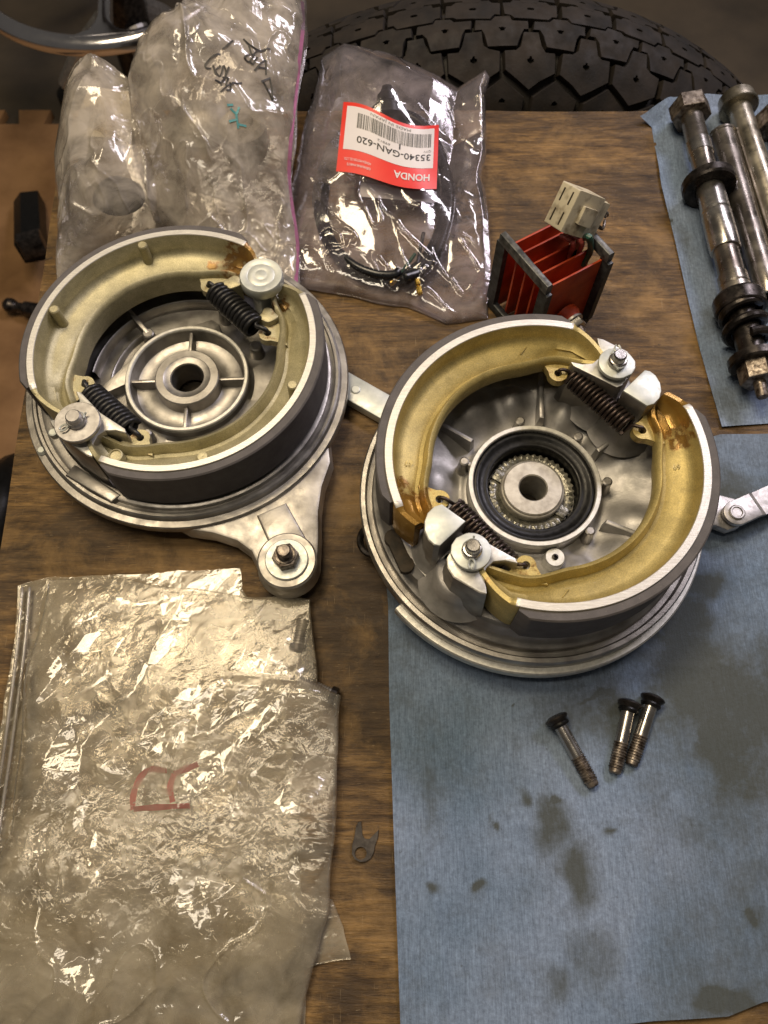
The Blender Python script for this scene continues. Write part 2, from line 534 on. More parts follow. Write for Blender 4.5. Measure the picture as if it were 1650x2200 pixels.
def revolve(prof, n=64, a0=0.0, a1=360.0, close=False):
    """prof: list of (r, z) -> surface of revolution; close joins the last point to the first"""
    full = abs(a1 - a0) >= 359.99
    m = len(prof)
    cols = n if full else n + 1
    V, F = [], []
    for i in range(cols):
        a = R_(a0 + (a1 - a0) * i / n)
        for r, z in prof:
            V.append((r * math.cos(a), r * math.sin(a), z))
    k = m if close else m - 1
    for i in range(n):
        p, q = i * m, ((i + 1) % cols) * m
        for j in range(k):
            jj = (j + 1) % m
            F.append((p + j, q + j, q + jj, p + jj))
    if close and not full:
        F.append(tuple(range(m)))
        F.append(tuple(range((cols - 1) * m, cols * m))[::-1])
    # outward normals when profile runs bottom-outer-top; flip so that it is robust either way
    return V, [f[::-1] for f in F]


def prism(poly, z0, z1, bev=0.0, taper=0.0):
    """extruded polygon (ccw) with a bevelled top edge"""
    P = [np.array(p, float) for p in poly]
    n = len(P)
    area2 = sum(P[i][0] * P[(i + 1) % n][1] - P[(i + 1) % n][0] * P[i][1] for i in range(n))
    if area2 < 0:
        P = P[::-1]

    def inset(d):
        out = []
        for i in range(n):
            a, b, c = P[i - 1], P[i], P[(i + 1) % n]
            e1, e2 = b - a, c - b
            n1 = np.array([-e1[1], e1[0]]) / (np.linalg.norm(e1) + 1e-9)
            n2 = np.array([-e2[1], e2[0]]) / (np.linalg.norm(e2) + 1e-9)
            k = n1 + n2
            k /= max(0.5, np.dot(k, k) / 2.0) if np.dot(k, k) > 0 else 1
            out.append(b + k * d)
        return out
    rings = [(inset(-taper), z0)]
    if bev > 0:
        rings += [(P, z1 - bev), (inset(bev * 0.3), z1 - bev * 0.3), (inset(bev), z1)]
    else:
        rings += [(P, z1)]
    V, F = [], []
    for pts, z in rings:
        V += [(p[0], p[1], z) for p in pts]
    for k in range(len(rings) - 1):
        for i in range(n):
            j = (i + 1) % n
            F.append((k * n + i, k * n + j, (k + 1) * n + j, (k + 1) * n + i))
    F.append(tuple(range((len(rings) - 1) * n, len(rings) * n)))
    F.append(tuple(range(n))[::-1])
    return V, F


def annular(outer, hole_c, hole_r, z0, z1, n=40):
    """plate with a round hole: outer polygon resampled by angle round the hole"""
    hc = np.array(hole_c, float)
    O = [np.array(p, float) for p in outer]
    pts = []
    for i in range(n):
        a = 2 * math.pi * i / n
        d = np.array([math.cos(a), math.sin(a)])
        best = None
        for k in range(len(O)):
            p, q = O[k], O[(k + 1) % len(O)]
            e = q - p
            den = d[0] * e[1] - d[1] * e[0]
            if abs(den) < 1e-9:
                continue
            w_ = p - hc
            t = (w_[0] * e[1] - w_[1] * e[0]) / den
            s = (w_[0] * d[1] - w_[1] * d[0]) / den
            if t > 0 and -1e-6 <= s <= 1 + 1e-6 and (best is None or t > best):
                best = t
        pts.append(hc + d * (best if best else hole_r * 1.5))
    V, F = [], []
    for i in range(n):
        a = 2 * math.pi * i / n
        h = hc + hole_r * np.array([math.cos(a), math.sin(a)])
        V += [(pts[i][0], pts[i][1], z0), (pts[i][0], pts[i][1], z1 - 0.3), (pts[i][0] * 0.97 + h[0] * 0.03, pts[i][1] * 0.97 + h[1] * 0.03, z1),
              (h[0], h[1], z1), (h[0], h[1], z0)]
    for i in range(n):
        p, q = i * 5, ((i + 1) % n) * 5
        for j in range(5):
            jj = (j + 1) % 5
            F.append((p + j, q + j, q + jj, p + jj))
    return V, F


def tube(path, rad, n=10, cap=True):
    P = [Vector([float(c) for c in p]) for p in path]
    m = len(P)
    rad = rad if hasattr(rad, '__len__') else [rad] * m
    V, F = [], []
    T = []
    for i in range(m):
        t = (P[min(i + 1, m - 1)] - P[max(i - 1, 0)])
        T.append(t.normalized() if t.length > 1e-9 else Vector((0, 0, 1)))
    up = Vector((0, 0, 1)) if abs(T[0].z) < 0.9 else Vector((1, 0, 0))
    nrm = (up - T[0] * up.dot(T[0])).normalized()
    for i in range(m):
        nrm = (nrm - T[i] * nrm.dot(T[i]))
        nrm = nrm.normalized() if nrm.length > 1e-9 else Vector((1, 0, 0))
        b = T[i].cross(nrm)
        for k in range(n):
            a = 2 * math.pi * k / n
            V.append(tuple(P[i] + (nrm * math.cos(a) + b * math.sin(a)) * rad[i]))
    for i in range(m - 1):
        for k in range(n):
            kk = (k + 1) % n
            F.append((i * n + k, i * n + kk, (i + 1) * n + kk, (i + 1) * n + k))
    if cap:
        F.append(tuple(range(n))[::-1])
        F.append(tuple(range((m - 1) * n, m * n)))
    return V, F


def axis_matrix(p, q):
    """maps local z axis onto the line p -> q with the origin at p"""
    p, q = Vector([float(c) for c in p]), Vector([float(c) for c in q])
    d = (q - p).normalized()
    return Matrix.Translation(p) @ d.to_track_quat('Z', 'Y').to_matrix().to_4x4()


def smooth_path(pts, n=12):
    """Catmull-Rom through the points"""
    P = [np.array(p, float) for p in pts]
    P = [2 * P[0] - P[1]] + P + [2 * P[-1] - P[-2]]
    out = []
    for i in range(1, len(P) - 2):
        for k in range(n):
            t = k / n
            a, b, c, d = P[i - 1], P[i], P[i + 1], P[i + 2]
            out.append(0.5 * ((2 * b) + (c - a) * t + (2 * a - 5 * b + 4 * c - d) * t * t + (3 * b - a - 3 * c + d) * t ** 3))
    out.append(P[-2])
    return out


def pol(r, a):
    return (r * math.cos(R_(a)), r * math.sin(R_(a)))


def arc(cx, cy, r, a0, a1, n=16):
    return [(cx + r * math.cos(R_(a0 + (a1 - a0) * i / n)), cy + r * math.sin(R_(a0 + (a1 - a0) * i / n))) for i in range(n + 1)]


def hexagon(r, rot=0):
    return [pol(r, rot + 60 * i) for i in range(6)]


def text_mesh(s, size, bold=0.0, sx=1.0):
    c = bpy.data.curves.new('t', 'FONT')
    c.body = s
    c.size = size
    c.offset = bold
    c.resolution_u = 4
    o = bpy.data.objects.new('t', c)
    COL.objects.link(o)
    bpy.context.view_layer.update()
    dg = bpy.context.evaluated_depsgraph_get()
    me = bpy.data.meshes.new_from_object(o.evaluated_get(dg))
    V = [(v.co.x * sx, v.co.y, 0.0) for v in me.vertices]
    F = [tuple(p.vertices) for p in me.polygons]
    bpy.data.objects.remove(o)
    bpy.data.curves.remove(c)
    bpy.data.meshes.remove(me)
    return V, F


# ------------------------------------------------------------------ setting
FLOOR_Z = -445.0


def grid_mesh(x0, x1, y0, y1, nx, ny):
    xs, ys = np.linspace(x0, x1, nx), np.linspace(y0, y1, ny)
    X, Y = np.meshgrid(xs, ys)
    F = [(j * nx + i, j * nx + i + 1, (j + 1) * nx + i + 1, (j + 1) * nx + i) for j in range(ny - 1) for i in range(nx - 1)]
    return X.ravel(), Y.ravel(), F


X, Y, F = grid_mesh(-2600, 2600, -1800, 3600, 30, 30)
fl = obj('floor', np.stack([X, Y, np.full_like(X, FLOOR_Z)], -1), F, 'floor')
fl['kind'] = 'structure'

# plywood bench top: dense top sheet, thick edges
pl0, pl1 = at(135, 290), at(0, 1190)
sl = (pl0[0] - pl1[0]) / (pl0[1] - pl1[1])


def left_edge(y):
    return pl0[0] + sl * (y - pl0[1])


YB0, YB1, XR = -260.0, 329.0, 420.0
nx, ny = 150, 160
s, t = np.meshgrid(np.linspace(0, 1, nx), np.linspace(0, 1, ny))
s, t = s.ravel(), t.ravel()
Y = YB0 + (YB1 - YB0) * t
X = left_edge(Y) + (XR - left_edge(Y)) * s
Y = Y + np.where(t > 0.999, vnoise(X, Y, 22, 4) * 0.8, 0)
X = X + np.where(s < 0.001, vnoise(X, Y, 30, 5) * 0.8, 0)
Z = vnoise(X, Y, 70, 2) * 0.12 - 0.12
top = np.stack([X, Y, Z], -1)
F = [(j * nx + i, j * nx + i + 1, (j + 1) * nx + i + 1, (j + 1) * nx + i) for j in range(ny - 1) for i in range(nx - 1)]
ring = [i for i in range(nx)] + [j * nx + nx - 1 for j in range(1, ny)] + [(ny - 1) * nx + i for i in range(nx - 2, -1, -1)] + [j * nx for j in range(ny - 2, 0, -1)]
base = len(top)
low = top[ring].copy()
low[:, 2] = -18
V = np.vstack([top, low])
nr = len(ring)
F += [(ring[(i + 1) % nr], ring[i], base + i, base + (i + 1) % nr) for i in range(nr)]
F.append(tuple(base + i for i in range(nr))[::-1])
bench = thing('workbench', 'low brown plywood bench top carrying all the brake parts', 'workbench')
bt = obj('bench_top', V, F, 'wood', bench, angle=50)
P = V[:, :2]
st = np.zeros(len(V))  # oil spots, plus shade painted dark on the wood between the panels
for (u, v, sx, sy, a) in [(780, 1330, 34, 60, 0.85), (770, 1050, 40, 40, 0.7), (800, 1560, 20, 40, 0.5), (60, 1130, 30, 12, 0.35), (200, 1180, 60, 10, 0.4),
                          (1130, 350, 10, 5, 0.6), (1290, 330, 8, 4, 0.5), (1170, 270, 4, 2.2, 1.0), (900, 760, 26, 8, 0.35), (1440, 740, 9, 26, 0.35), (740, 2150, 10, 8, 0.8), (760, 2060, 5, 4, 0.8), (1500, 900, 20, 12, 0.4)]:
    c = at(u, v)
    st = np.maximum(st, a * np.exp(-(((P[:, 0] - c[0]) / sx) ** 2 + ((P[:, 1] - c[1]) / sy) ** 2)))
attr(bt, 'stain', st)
for lx, ly in ((-90, -200), (360, -200), (-90, 250), (360, 250)):
    mb = MB().add(*prism([(lx - 22, ly - 22), (lx + 22, ly - 22), (lx + 22, ly + 22), (lx - 22, ly + 22)], FLOOR_Z, -18.2))
    mb.build('leg', 'wood', bench)

# foam mat with jigsaw edge on the floor at the left
ML, MR = at(-700, 268, FLOOR_Z), at(330, 268, FLOOR_Z)
yt = MR[1]
tabs = []
x = MR[0] + 60
step = 57.0
x_t = at(45, 268, FLOOR_Z)[0]
x = x_t + step * 3
while x > ML[0]:
    tabs += [(x + step, yt - 12), (x + step * 0.62, yt - 12), (x + step * 0.70, yt + 12), (x + 0.0, yt + 12), (x + step * 0.08, yt - 12)]
    x -= step
mat_poly = [(ML[0] - 60, -900), (tabs[0][0], -900)] + tabs + [(ML[0] - 60, yt - 12)]
mt = MB().add(*prism(mat_poly, FLOOR_Z + 0.5, FLOOR_Z + 12, 1.0)).build('foam_mat', 'mat')
tag(mt, 'tan jigsaw foam floor mat below the bench at the left edge', 'floor mat')

# ------------------------------------------------------------------ brake parts


def shoe_mesh(a_piv, a_r0, a_r1, a_cam, p, n=110):
    """lofted brake shoe; a_piv..a_r0 tip at the pivot, a_r0..a_r1 lined rim, a_r1..a_cam tip at the cam.
    p: zt, zw (web), zb, ro, wall, rl, zs (skirt)"""
    A = np.linspace(a_piv, a_cam, n)
    V, F, fm, stain = [], [], [], []
    for a in A:
        lo, hi = min(a_r0, a_r1), max(a_r0, a_r1)
        # distance beyond the lined rim, in degrees
        dp = max(0.0, (a_r0 - a) if a_piv < a_r0 else (a - a_r0))
        dc = max(0.0, (a - a_r1) if a_cam > a_r1 else (a_r1 - a))
        lp, lc = abs(a_piv - a_r0), abs(a_cam - a_r1)
        kp, kc = dp / max(lp, .1), dc / max(lc, .1)
        ro = p['ro'] - p['tip_p'] * kp ** 1.25 - p['tip_c'] * kc ** 1.25
        zt = p['zt'] - 0.9 * min(1, (dp + dc) / 1.2) - 1.2 * kp - 1.0 * kc
        wall = p['wall'] - 0.7 * min(1, (dp + dc) / 2.0)
        ri = ro - wall
        rp_, rc_ = abs(a - a_r0), abs(a - a_r1)
        rl = p['rl'] + p.get('in_p', 0) * kp ** 2 + p.get('in_c', 0) * kc ** 2
        rl += p.get('ends', 3.4) * max(1 - float(sstep(0, 24, rp_)) if not dp else 1, 1 - float(sstep(0, 24, rc_)) if not dc else 1)
        zw = p['zw'] + p.get('up_p', 0) * kp ** 2 + p.get('up_c', 0) * kc ** 2
        fil = min(3.2, (ri - rl) * 0.35)
        zb = p['zb']
        prof = [(ro, zb), (ro, zt - 0.25), (ro - 0.2, zt), (ri + 0.2, zt), (ri, zt - 0.25), (ri - 0.5, zw + 2.6), (ri - 0.5 - fil * .35, zw + 0.9), (ri - 0.5 - fil, zw),
                (rl + 6.2, zw - 0.8), (rl + 4.4, zw - 2.0), (rl + 3.2, zw - 1.6), (rl + 2.5, zw + 1.0), (rl + 1.6, zw + 2.6), (rl + 0.5, zw + 2.1), (rl, zw + 0.4), (rl - 0.1, zw - 2), (rl + 0.6, p['zs']),
                (rl + 2.6, p['zs']), (rl + 2.8, zw - 3.6), (ri - 0.3, zw - 3.6), (ri + 0.2, zb)]
        ca, sa = math.cos(R_(a)), math.sin(R_(a))
        for r, z in prof:
            V.append((r * ca, r * sa, z))
            stain.append((p.get('st_p', 0), p.get('st_c', 0), a, dp, dc))
    m = len(prof)
    for i in range(n - 1):
        mid = (A[i] + A[i + 1]) / 2
        on = min(a_r0, a_r1) <= mid <= max(a_r0, a_r1)
        for j in range(m):
            jj = (j + 1) % m
            F.append((i * m + j, i * m + jj, (i + 1) * m + jj, (i + 1) * m + j))
            fm.append(1 if (on and j in (1, 2, 3)) else 0)
    F.append(tuple(range(m))[::-1])
    F.append(tuple(range((n - 1) * m, n * m)))
    fm += [0, 0]
    if a_piv < a_cam:
        pass
    else:
        F = [f[::-1] for f in F]
    return V, F, fm


def shoe_stain(V, spots):
    V = np.array(V)
    st = np.zeros(len(V))
    for (x, y, rx, amp) in spots:
        st = np.maximum(st, amp * np.exp(-((V[:, 0] - x) ** 2 + (V[:, 1] - y) ** 2) / rx ** 2))
    return st


def lining_mesh(a0, a1, r0, r1, z0, z1):
    prof = [(r0, z0), (r1, z0), (r1, z1 - 0.5), (r1 - 0.5, z1), (r0, z1)]
    V, F = revolve(prof, 70, a0, a1, close=True)
    V = [list(v) for v in V]
    m = len(prof)
    for i in range(71):                       # bevel the ends
        k = min(i, 70 - i)
        if k < 2:
            for j in range(m):
                v = V[i * m + j]
                r = math.hypot(v[0], v[1])
                if r > r0 + 0.1:
                    q = (r0 + (r - r0) * (0.35 + 0.32 * k)) / r
                    v[0] *= q
                    v[1] *= q
    return V, F


def spring_mesh(p, q, rad, wire, coils, hook_p, hook_q, drop=1.5):
    p, q = np.array(p, float), np.array(q, float)
    d = (q - p)
    L = np.linalg.norm(d)
    d /= L
    n1 = np.cross(d, [0, 0, 1.0])
    n1 /= np.linalg.norm(n1)
    n2 = np.cross(n1, d)
    N = int(coils * 14)
    body = [p + d * L * i / N + rad * (math.cos(2 * math.pi * coils * i / N) * n1 + math.sin(2 * math.pi * coils * i / N) * n2) for i in range(N + 1)]
    hp, hq = np.array(hook_p, float), np.array(hook_q, float)
    h1 = smooth_path([hp + [0, 0, -drop - 1.0], hp + [0, 0, 0.8], hp * 0.55 + (p - d * 1.5) * 0.45 + [0, 0, 2.0], p - d * 0.8 + n2 * rad * 0.5, body[2]], 6)
    h2 = smooth_path([body[-3], q + d * 0.8 + n2 * rad * 0.5, hq * 0.55 + (q + d * 1.5) * 0.45 + [0, 0, 2.0], hq + [0, 0, 0.8], hq + [0, 0, -drop - 1.0]], 6)
    V, F = tube(h1, wire * 0.95, 8)
    mb = MB().add(V, F).add(*tube(body, wire, 8)).add(*tube(h2, wire * 0.95, 8))
    return mb


def cotter(cx, cy, cz, ang, r):
    """split pin: an eye on one side, bent leg on the other"""
    ca, sa = math.cos(R_(ang)), math.sin(R_(ang))

    def W(a, b, c):
        return (cx + a * ca - b * sa, cy + a * sa + b * ca, cz + c)
    eye = [W(r + 1.5 + 1.3 * math.cos(t), 0.9 * math.sin(t), 0.3) for t in np.linspace(0.35 * math.pi - math.pi, 1.65 * math.pi - math.pi, 16)]
    eye = [W(r + 1.7 - 1.5 * math.cos(t), 0.95 * math.sin(t), 0.25) for t in np.linspace(-2.8, 2.8, 18)][::-1]
    mb = MB().add(*tube(eye, 0.34, 6))
    mb.add(*tube([W(-r - 1.2, 0.3, 0.9), W(-r - 0.3, 0.3, 0.2), W(0, 0.3, 0), W(r + 0.4, 0.3, 0)], 0.36, 6))
    mb.add(*tube(smooth_path([W(r * 0.2, -r - 0.1, 0.1), W(-r * 0.6, -r * 0.8, 0.2), W(-r - 0.25, -0.2, 0.4), W(-r * 0.8, r * 0.6, 0.9)], 5), 0.36, 6))
    return mb


# ================= double leading shoe plate (right) =================
RC = (52.1, 115.8)
rp = thing('brake_panel_assembly', 'right brake panel with bright gold shoes and a black greased seal in its hub', 'brake panel', (*RC, 0), group='drum brake panels on the bench')
# backing plate
prof = [(7, 9), (30, 9), (57, 12), (60.0, 13.5), (60.8, 15), (60.8, 20.0), (60.3, 20.6), (58.9, 20.6), (58.4, 20.0), (58.2, 18.6), (56.6, 18.4), (56.3, 21.2), (55.8, 21.6), (54.6, 21.8), (53.4, 23.2),
        (52.0, 26.4), (50.8, 27.8), (47, 27.6), (36, 22.5), (30, 20), (24.5, 18.5), (23.2, 19), (22.8, 27.8), (22.3, 28.6), (21.4, 28.6), (21.2, 28.0), (21.2, 18), (7, 17.5)]
V, F = revolve(prof, 128, close=True)
Vn = np.array(V)
rr = np.hypot(Vn[:, 0], Vn[:, 1])
aa = np.degrees(np.arctan2(Vn[:, 1], Vn[:, 0]))
lump = np.where((rr > 24) & (rr < 50) & (Vn[:, 2] > 12), 1.0, 0.0)
Vn[:, 2] += lump * (vnoise(Vn[:, 0], Vn[:, 1], 13, 3) * 1.8 + vnoise(Vn[:, 0], Vn[:, 1], 7, 8) * 0.7)
obj('backing_plate', Vn, F, 'cast', rp, angle=50)
# lower flange segment
prof = [(59.5, 9.5), (62.6, 9.5), (63.2, 10.2), (63.2, 14.2), (62.7, 14.8), (59.5, 14.8)]
V, F = revolve(prof, 70, -140, 4, close=True)
obj('flange', V, F, 'machined', rp)


# cast floor shapes: bosses, ribs and domes
def dome(cx, cy, rx, ry, h, z, rot=0, n=20, m=6):
    V, F = [(0, 0, h)], []
    for k in range(1, m + 1):
        q = k / m
        for i in range(n):
            a = 2 * math.pi * i / n
            V.append((rx * q * math.cos(a), ry * q * math.sin(a), h * (1 - q ** 2.4)))
    for i in range(n):
        F.append((0, 1 + i, 1 + (i + 1) % n))
    for k in range(m - 1):
        for i in range(n):
            F.append((1 + k * n + i, 1 + (k + 1) * n + i, 1 + (k + 1) * n + (i + 1) % n, 1 + k * n + (i + 1) % n))
    mt_ = Matrix.Translation((cx, cy, z)) @ Matrix.Rotation(R_(rot), 4, 'Z')
    return V, F, mt_


nr_, na_ = 44, 180
Vf, Ff = [], []
for i in range(nr_):
    r = 23.0 + (50.8 - 23.0) * i / (nr_ - 1)
    for k in range(na_):
        a = 2 * math.pi * k / na_
        Vf.append((r * math.cos(a), r * math.sin(a), 0.0))
Vf = np.array(Vf)
xx, yy = Vf[:, 0], Vf[:, 1]
rr = np.hypot(xx, yy)
hz_ = 20.4 + 7.6 * np.clip((rr - 25) / 24.0, 0, 1) + 0.6 * vnoise(xx, yy, 19, 3) + 0.15 * vnoise(xx, yy, 8, 8)
for a, r, rx, ry, h in ((66, 32, 10, 7, 8.0), (33, 33, 9, 7, 6.5), (98, 35, 7, 6, 5.5), (-20, 36, 10, 7, 5), (122, 36, 7, 9, 6), (176, 33, 7, 9, 4.5), (-66, 33, 8, 6, 7), (-40, 36, 6, 8, 4)):
    cx_, cy_ = pol(r, a)
    ca_, sa_ = math.cos(R_(a)), math.sin(R_(a))
    dx, dy = (xx - cx_) * ca_ + (yy - cy_) * sa_, -(xx - cx_) * sa_ + (yy - cy_) * ca_
    hz_ = np.maximum(hz_, 13.0 + h * np.exp(-((dx / rx) ** 2 + (dy / ry) ** 2) ** 1.5) + 0.6 * hz_ / 14) if False else hz_ + 0.6 * h * np.exp(-((dx / rx * 1.3) ** 2 + (dy / ry * 1.4) ** 2) ** 1.3)
hz_ += 1.5 * np.exp(-((rr - 23) / 2.2) ** 2)
Vf[:, 2] = np.minimum(hz_, 29.5 + (hz_ - 29.5) * 0.15)
Ff = [(i * na_ + k, (i + 1) * na_ + k, (i + 1) * na_ + (k + 1) % na_, i * na_ + (k + 1) % na_) for i in range(nr_ - 1) for k in range(na_)]
obj('cast_floor', Vf, Ff, 'cast_dull', rp, angle=180)
for a, r in ((159, 25.6), (-44, 24.6), (3, 25.6), (97, 25.6), (48, 25.6)):
    x, y = pol(r, a)
    mb = MB().add(*revolve([(2.9, 18), (1.75, 26), (1.7, 28.2), (1.2, 28.5), (0.001, 28.5)], 18), Matrix.Translation((x, y, 0)))
    x2, y2 = pol(22.4, a)
    nx_, ny_ = -math.sin(R_(a)) * .7, math.cos(R_(a)) * .7
    mb.add(*prism([(x2 + nx_, y2 + ny_), (x2 - nx_, y2 - ny_), (x - nx_, y - ny_), (x + nx_, y + ny_)], 12, 27.6, 0.2))
    mb.build('hub_post', 'cast', rp)
for a in (80, 30, -30, 140, -160, 200):
    p0, p1 = pol(27, a), pol(50.5, a + 3)
    nx_, ny_ = -math.sin(R_(a)) * .9, math.cos(R_(a)) * .9
    MB().add(*prism([(p0[0] + nx_, p0[1] + ny_), (p0[0] - nx_, p0[1] - ny_), (p1[0] - nx_, p1[1] - ny_), (p1[0] + nx_, p1[1] + ny_)], 18, 28.2, 0.6, 0.6)).build('rib', 'cast_dull', rp)
# drain boss with small bolt
x, y = 5.3, -26.0
V, F = revolve([(4.2, 12), (3.4, 26.2), (3.1, 26.8), (1.1, 26.8), (1.1, 24)], 24)
MB().add(V, F, Matrix.Translation((x, y, 0))).build('drain_boss', 'machined', rp)
MB().add(*revolve([(1.05, 23), (1.05, 27.2), (0.5, 27.4), (0.45, 25), (0.001, 25)], 14), Matrix.Translation((x, y, 0))).build('drain_bolt', 'steel_dark', rp)
# bright hub ring, oil seal, speedometer gear, collar
V, F = revolve([(23.1, 26.5), (23.1, 28.9), (22.8, 29.3), (21.5, 29.3), (21.2, 29.0), (21.2, 26.5)], 96, close=True)
obj('hub_ring', V, F, 'machined', rp)
V, F = revolve([(21.15, 18), (21.15, 27.4), (20.6, 27.8), (19.4, 27.7), (18.8, 27.0), (17.0, 26.8), (16.2, 27.0), (15.9, 26.7), (15.7, 25.8), (15.9, 14)], 96)
obj('oil_seal', V, F, 'rubber', rp, angle=60)
V, F, n = [], [], 40 * 4
for i in range(n):
    a = 2 * math.pi * i / n
    k = i % 4
    ro = 15.1 if k in (0, 1) else 14.6
    zt = 22.4 if k in (0, 1) else 22.1
    for r, z in ((ro, 16), (ro, zt), (13.2, 22.5), (11.8, 22.0), (9.9, 21.4)):
        V.append((r * math.cos(a), r * math.sin(a), z))
for i in range(n):
    for j in range(4):
        F.append((i * 5 + j, ((i + 1) % n) * 5 + j, ((i + 1) % n) * 5 + j + 1, i * 5 + j + 1))
obj('speedometer_gear', V, F, 'grease', rp, angle=30)
mb = MB()
for a in (152, -38):
    c, s_ = math.cos(R_(a)), math.sin(R_(a))
    pts = [(10.2, -2.3), (14.6, -2.0), (14.6, 2.0), (10.2, 2.3)]
    mb.add(*prism([(q[0] * c - q[1] * s_, q[0] * s_ + q[1] * c) for q in pts], 17, 23.3, 0.25))
mb.build('drive_dog', 'grease', rp)
V, F = revolve([(11.2, 18), (11.2, 24.6), (10.9, 25.0), (10.5, 25.2), (10.4, 25.6), (10.0, 26.0), (5.2, 26.0), (4.8, 25.6), (4.8, 10)], 64)
obj('axle_collar', V, F, 'collar', rp)
V, F = revolve([(4.9, 9.5), (0.001, 9.5)], 32)
obj('bore_floor', V, F, 'slot', rp)

PR = dict(zt=52, zw=44.6, zb=31.5, ro=52.0, wall=2.7, rl=36.2, zs=39.5, tip_p=7.0, tip_c=3.1, in_p=1.6, in_c=2.6, up_p=2.0, up_c=2.5)
V, F, fm = shoe_mesh(-121.5, -105, 20.5, 29.5, PR)
sh = obj('brake_shoe', V, F, 'gold', rp, angle=50, mats=['gold', 'edge'], fm=fm)
attr(sh, 'stain', shoe_stain(V, [(43, 19, 11, 1.0), (36, 14, 7, 0.8), (46, 8, 6, 0.6), (-21, -42, 2.5, 0.5)]))
ln = obj('brake_lining', *lining_mesh(-103.5, 18.5, 52.05, 55.0, 32, 51.3), 'lining', rp, angle=40)


def ear(cx, cy, ang, z0, z1, size=4.2, hole=1.35):
    """teardrop spring ear whose broad side joins the web"""
    pts = arc(0, 0, size * 0.72, 90, 270, 14) + [(3.0, -size * 1.15), (5.5, -size * 1.9), (5.5, size * 1.9), (3.0, size * 1.15)]
    c, s_ = math.cos(R_(ang)), math.sin(R_(ang))
    pts = [(cx + x_ * c - y_ * s_, cy + x_ * s_ + y_ * c) for x_, y_ in pts]
    return annular(pts, (cx, cy), hole, z0, z1)


ears = [obj('spring_ear', *ear(34.2, 12.6, 14, 41.2, 44.4, 4.6), 'gold', rp), obj('spring_ear', *ear(-8.0, -35.0, -98, 41.2, 44.4, 4.6), 'gold', rp)]
for e in ears:
    attr(e, 'stain', np.full(len(e.data.vertices), 0.42))


def pedestal(ang, r0=None, sides=(1, 1)):
    """anvil shaped post that carries the pivot pin; concave towards each shoe end"""
    def half(sg, full):
        if full:
            return [(36.2, 0), (35.0, 11.5), (35.8, 13.0), (37.4, 9.4), (39.8, 6.8), (43.0, 6.2), (46, 7.4), (48.2, 9.8), (49.6, 11.0), (50.4, 9.0), (51.2, 0)]
        return [(36.2, 0), (36.6, 4.6), (38.4, 5.6), (44.0, 5.6), (47.5, 5.2), (49.8, 3.2), (50.8, 0)]
    A = half(1, sides[0])
    B = half(-1, sides[1])
    pts = [(r, t) for r, t in A] + [(r, -t) for r, t in B[::-1][1:-1]]
    c, s_ = math.cos(R_(ang)), math.sin(R_(ang))
    return [(r * c - t * s_, r * s_ + t * c) for r, t in pts]


ang_p = -127.5
peds = [obj('pivot_post', *prism(pedestal(ang_p, sides=(1, 0)), 13, 49.2, 0.3, 1.2), 'cast', rp),
        obj('post_face', *prism([(x_ * 0.995, y_ * 0.995) for x_, y_ in pedestal(ang_p, sides=(1, 0))], 49.25, 49.6, 0.2), 'machined', rp)]
px, py = pol(42.2, ang_p)
# retaining washer: round with one straight flank
wp = arc(0, 0, 6.0, -60, 200, 30) + [(-3.9, -4.9), (-1.5, -6.2), (1.2, -6.3)]
wp = [(px + x_ * math.cos(R_(-95)) - y_ * math.sin(R_(-95)), py + x_ * math.sin(R_(-95)) + y_ * math.cos(R_(-95))) for x_, y_ in wp]
wsh = [obj('retaining_washer', *prism(wp, 51.6, 53.0, 0.35), 'zinc', rp)]
pin = [MB().add(*revolve([(3.1, 49), (3.1, 54.6), (2.7, 55.2), (2.3, 55.3), (2.2, 57.6), (1.8, 58.1), (0.001, 58.1)], 24), Matrix.Translation((px, py, 0))).build('pivot_pin', 'steel_bright', rp)]
ctr = [cotter(px, py, 54.2, -95, 2.9).build('cotter_pin', 'zinc', rp)]
# cam: half round block with a flat
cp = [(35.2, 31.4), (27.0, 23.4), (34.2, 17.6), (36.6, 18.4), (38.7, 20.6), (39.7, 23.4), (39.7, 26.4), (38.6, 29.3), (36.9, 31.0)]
cams = [obj('brake_cam', *prism(cp, 14, 51.2, 0.1), 'cast', rp), obj('cam_face', *prism([(x_ * 0.998, y_ * 0.998) for x_, y_ in cp], 51.22, 52.0, 0.3), 'zinc', rp)]  # zinc cam; darker metal on its sides paints in their shade
spr = [spring_mesh((13.0, 34.0, 43.2), (30.0, 14.6, 43.2), 3.35, 0.66, 16, (8.2, 35.4, 44.6), (34.2, 12.6, 44.6)).build('return_spring', 'spring', rp, angle=80)]
V, F = text_mesh('69', 2.6, 0.02)
num = [MB().add([(v[0], v[1], 0) for v in V], F, Matrix.Translation((42.2, -1.9, 44.85))).build('cast_number', 'gold', rp)]
num[0].data.materials[0] = M['gold']
mk = [MB().add(*tube([pol(43, -84) + (44.6,), pol(45.5, -87) + (44.6,)], 0.25, 6)).build('cast_mark', 'gold', rp)]
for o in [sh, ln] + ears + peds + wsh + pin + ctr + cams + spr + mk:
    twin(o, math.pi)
n2 = num[0].copy()
COL.objects.link(n2)
n2.location = Vector((-87.4, 1.2, 0)) * MM
# bosses in the casting round cam and pivot
for a, r, rad in ((-144, 41, 7.4), (36, 41, 7.4), (-128, 44, 8.8), (52, 44, 8.8)):
    x, y = pol(r, a)
    MB().add(*revolve([(rad + 5, 26.0), (rad + 2.5, 28), (rad + 0.8, 31), (rad - 0.2, 36), (rad - 1.2, 37), (4, 37)], 32), Matrix.Translation((x, y, 0))).build('cam_boss', 'cast_dull', rp, angle=70)
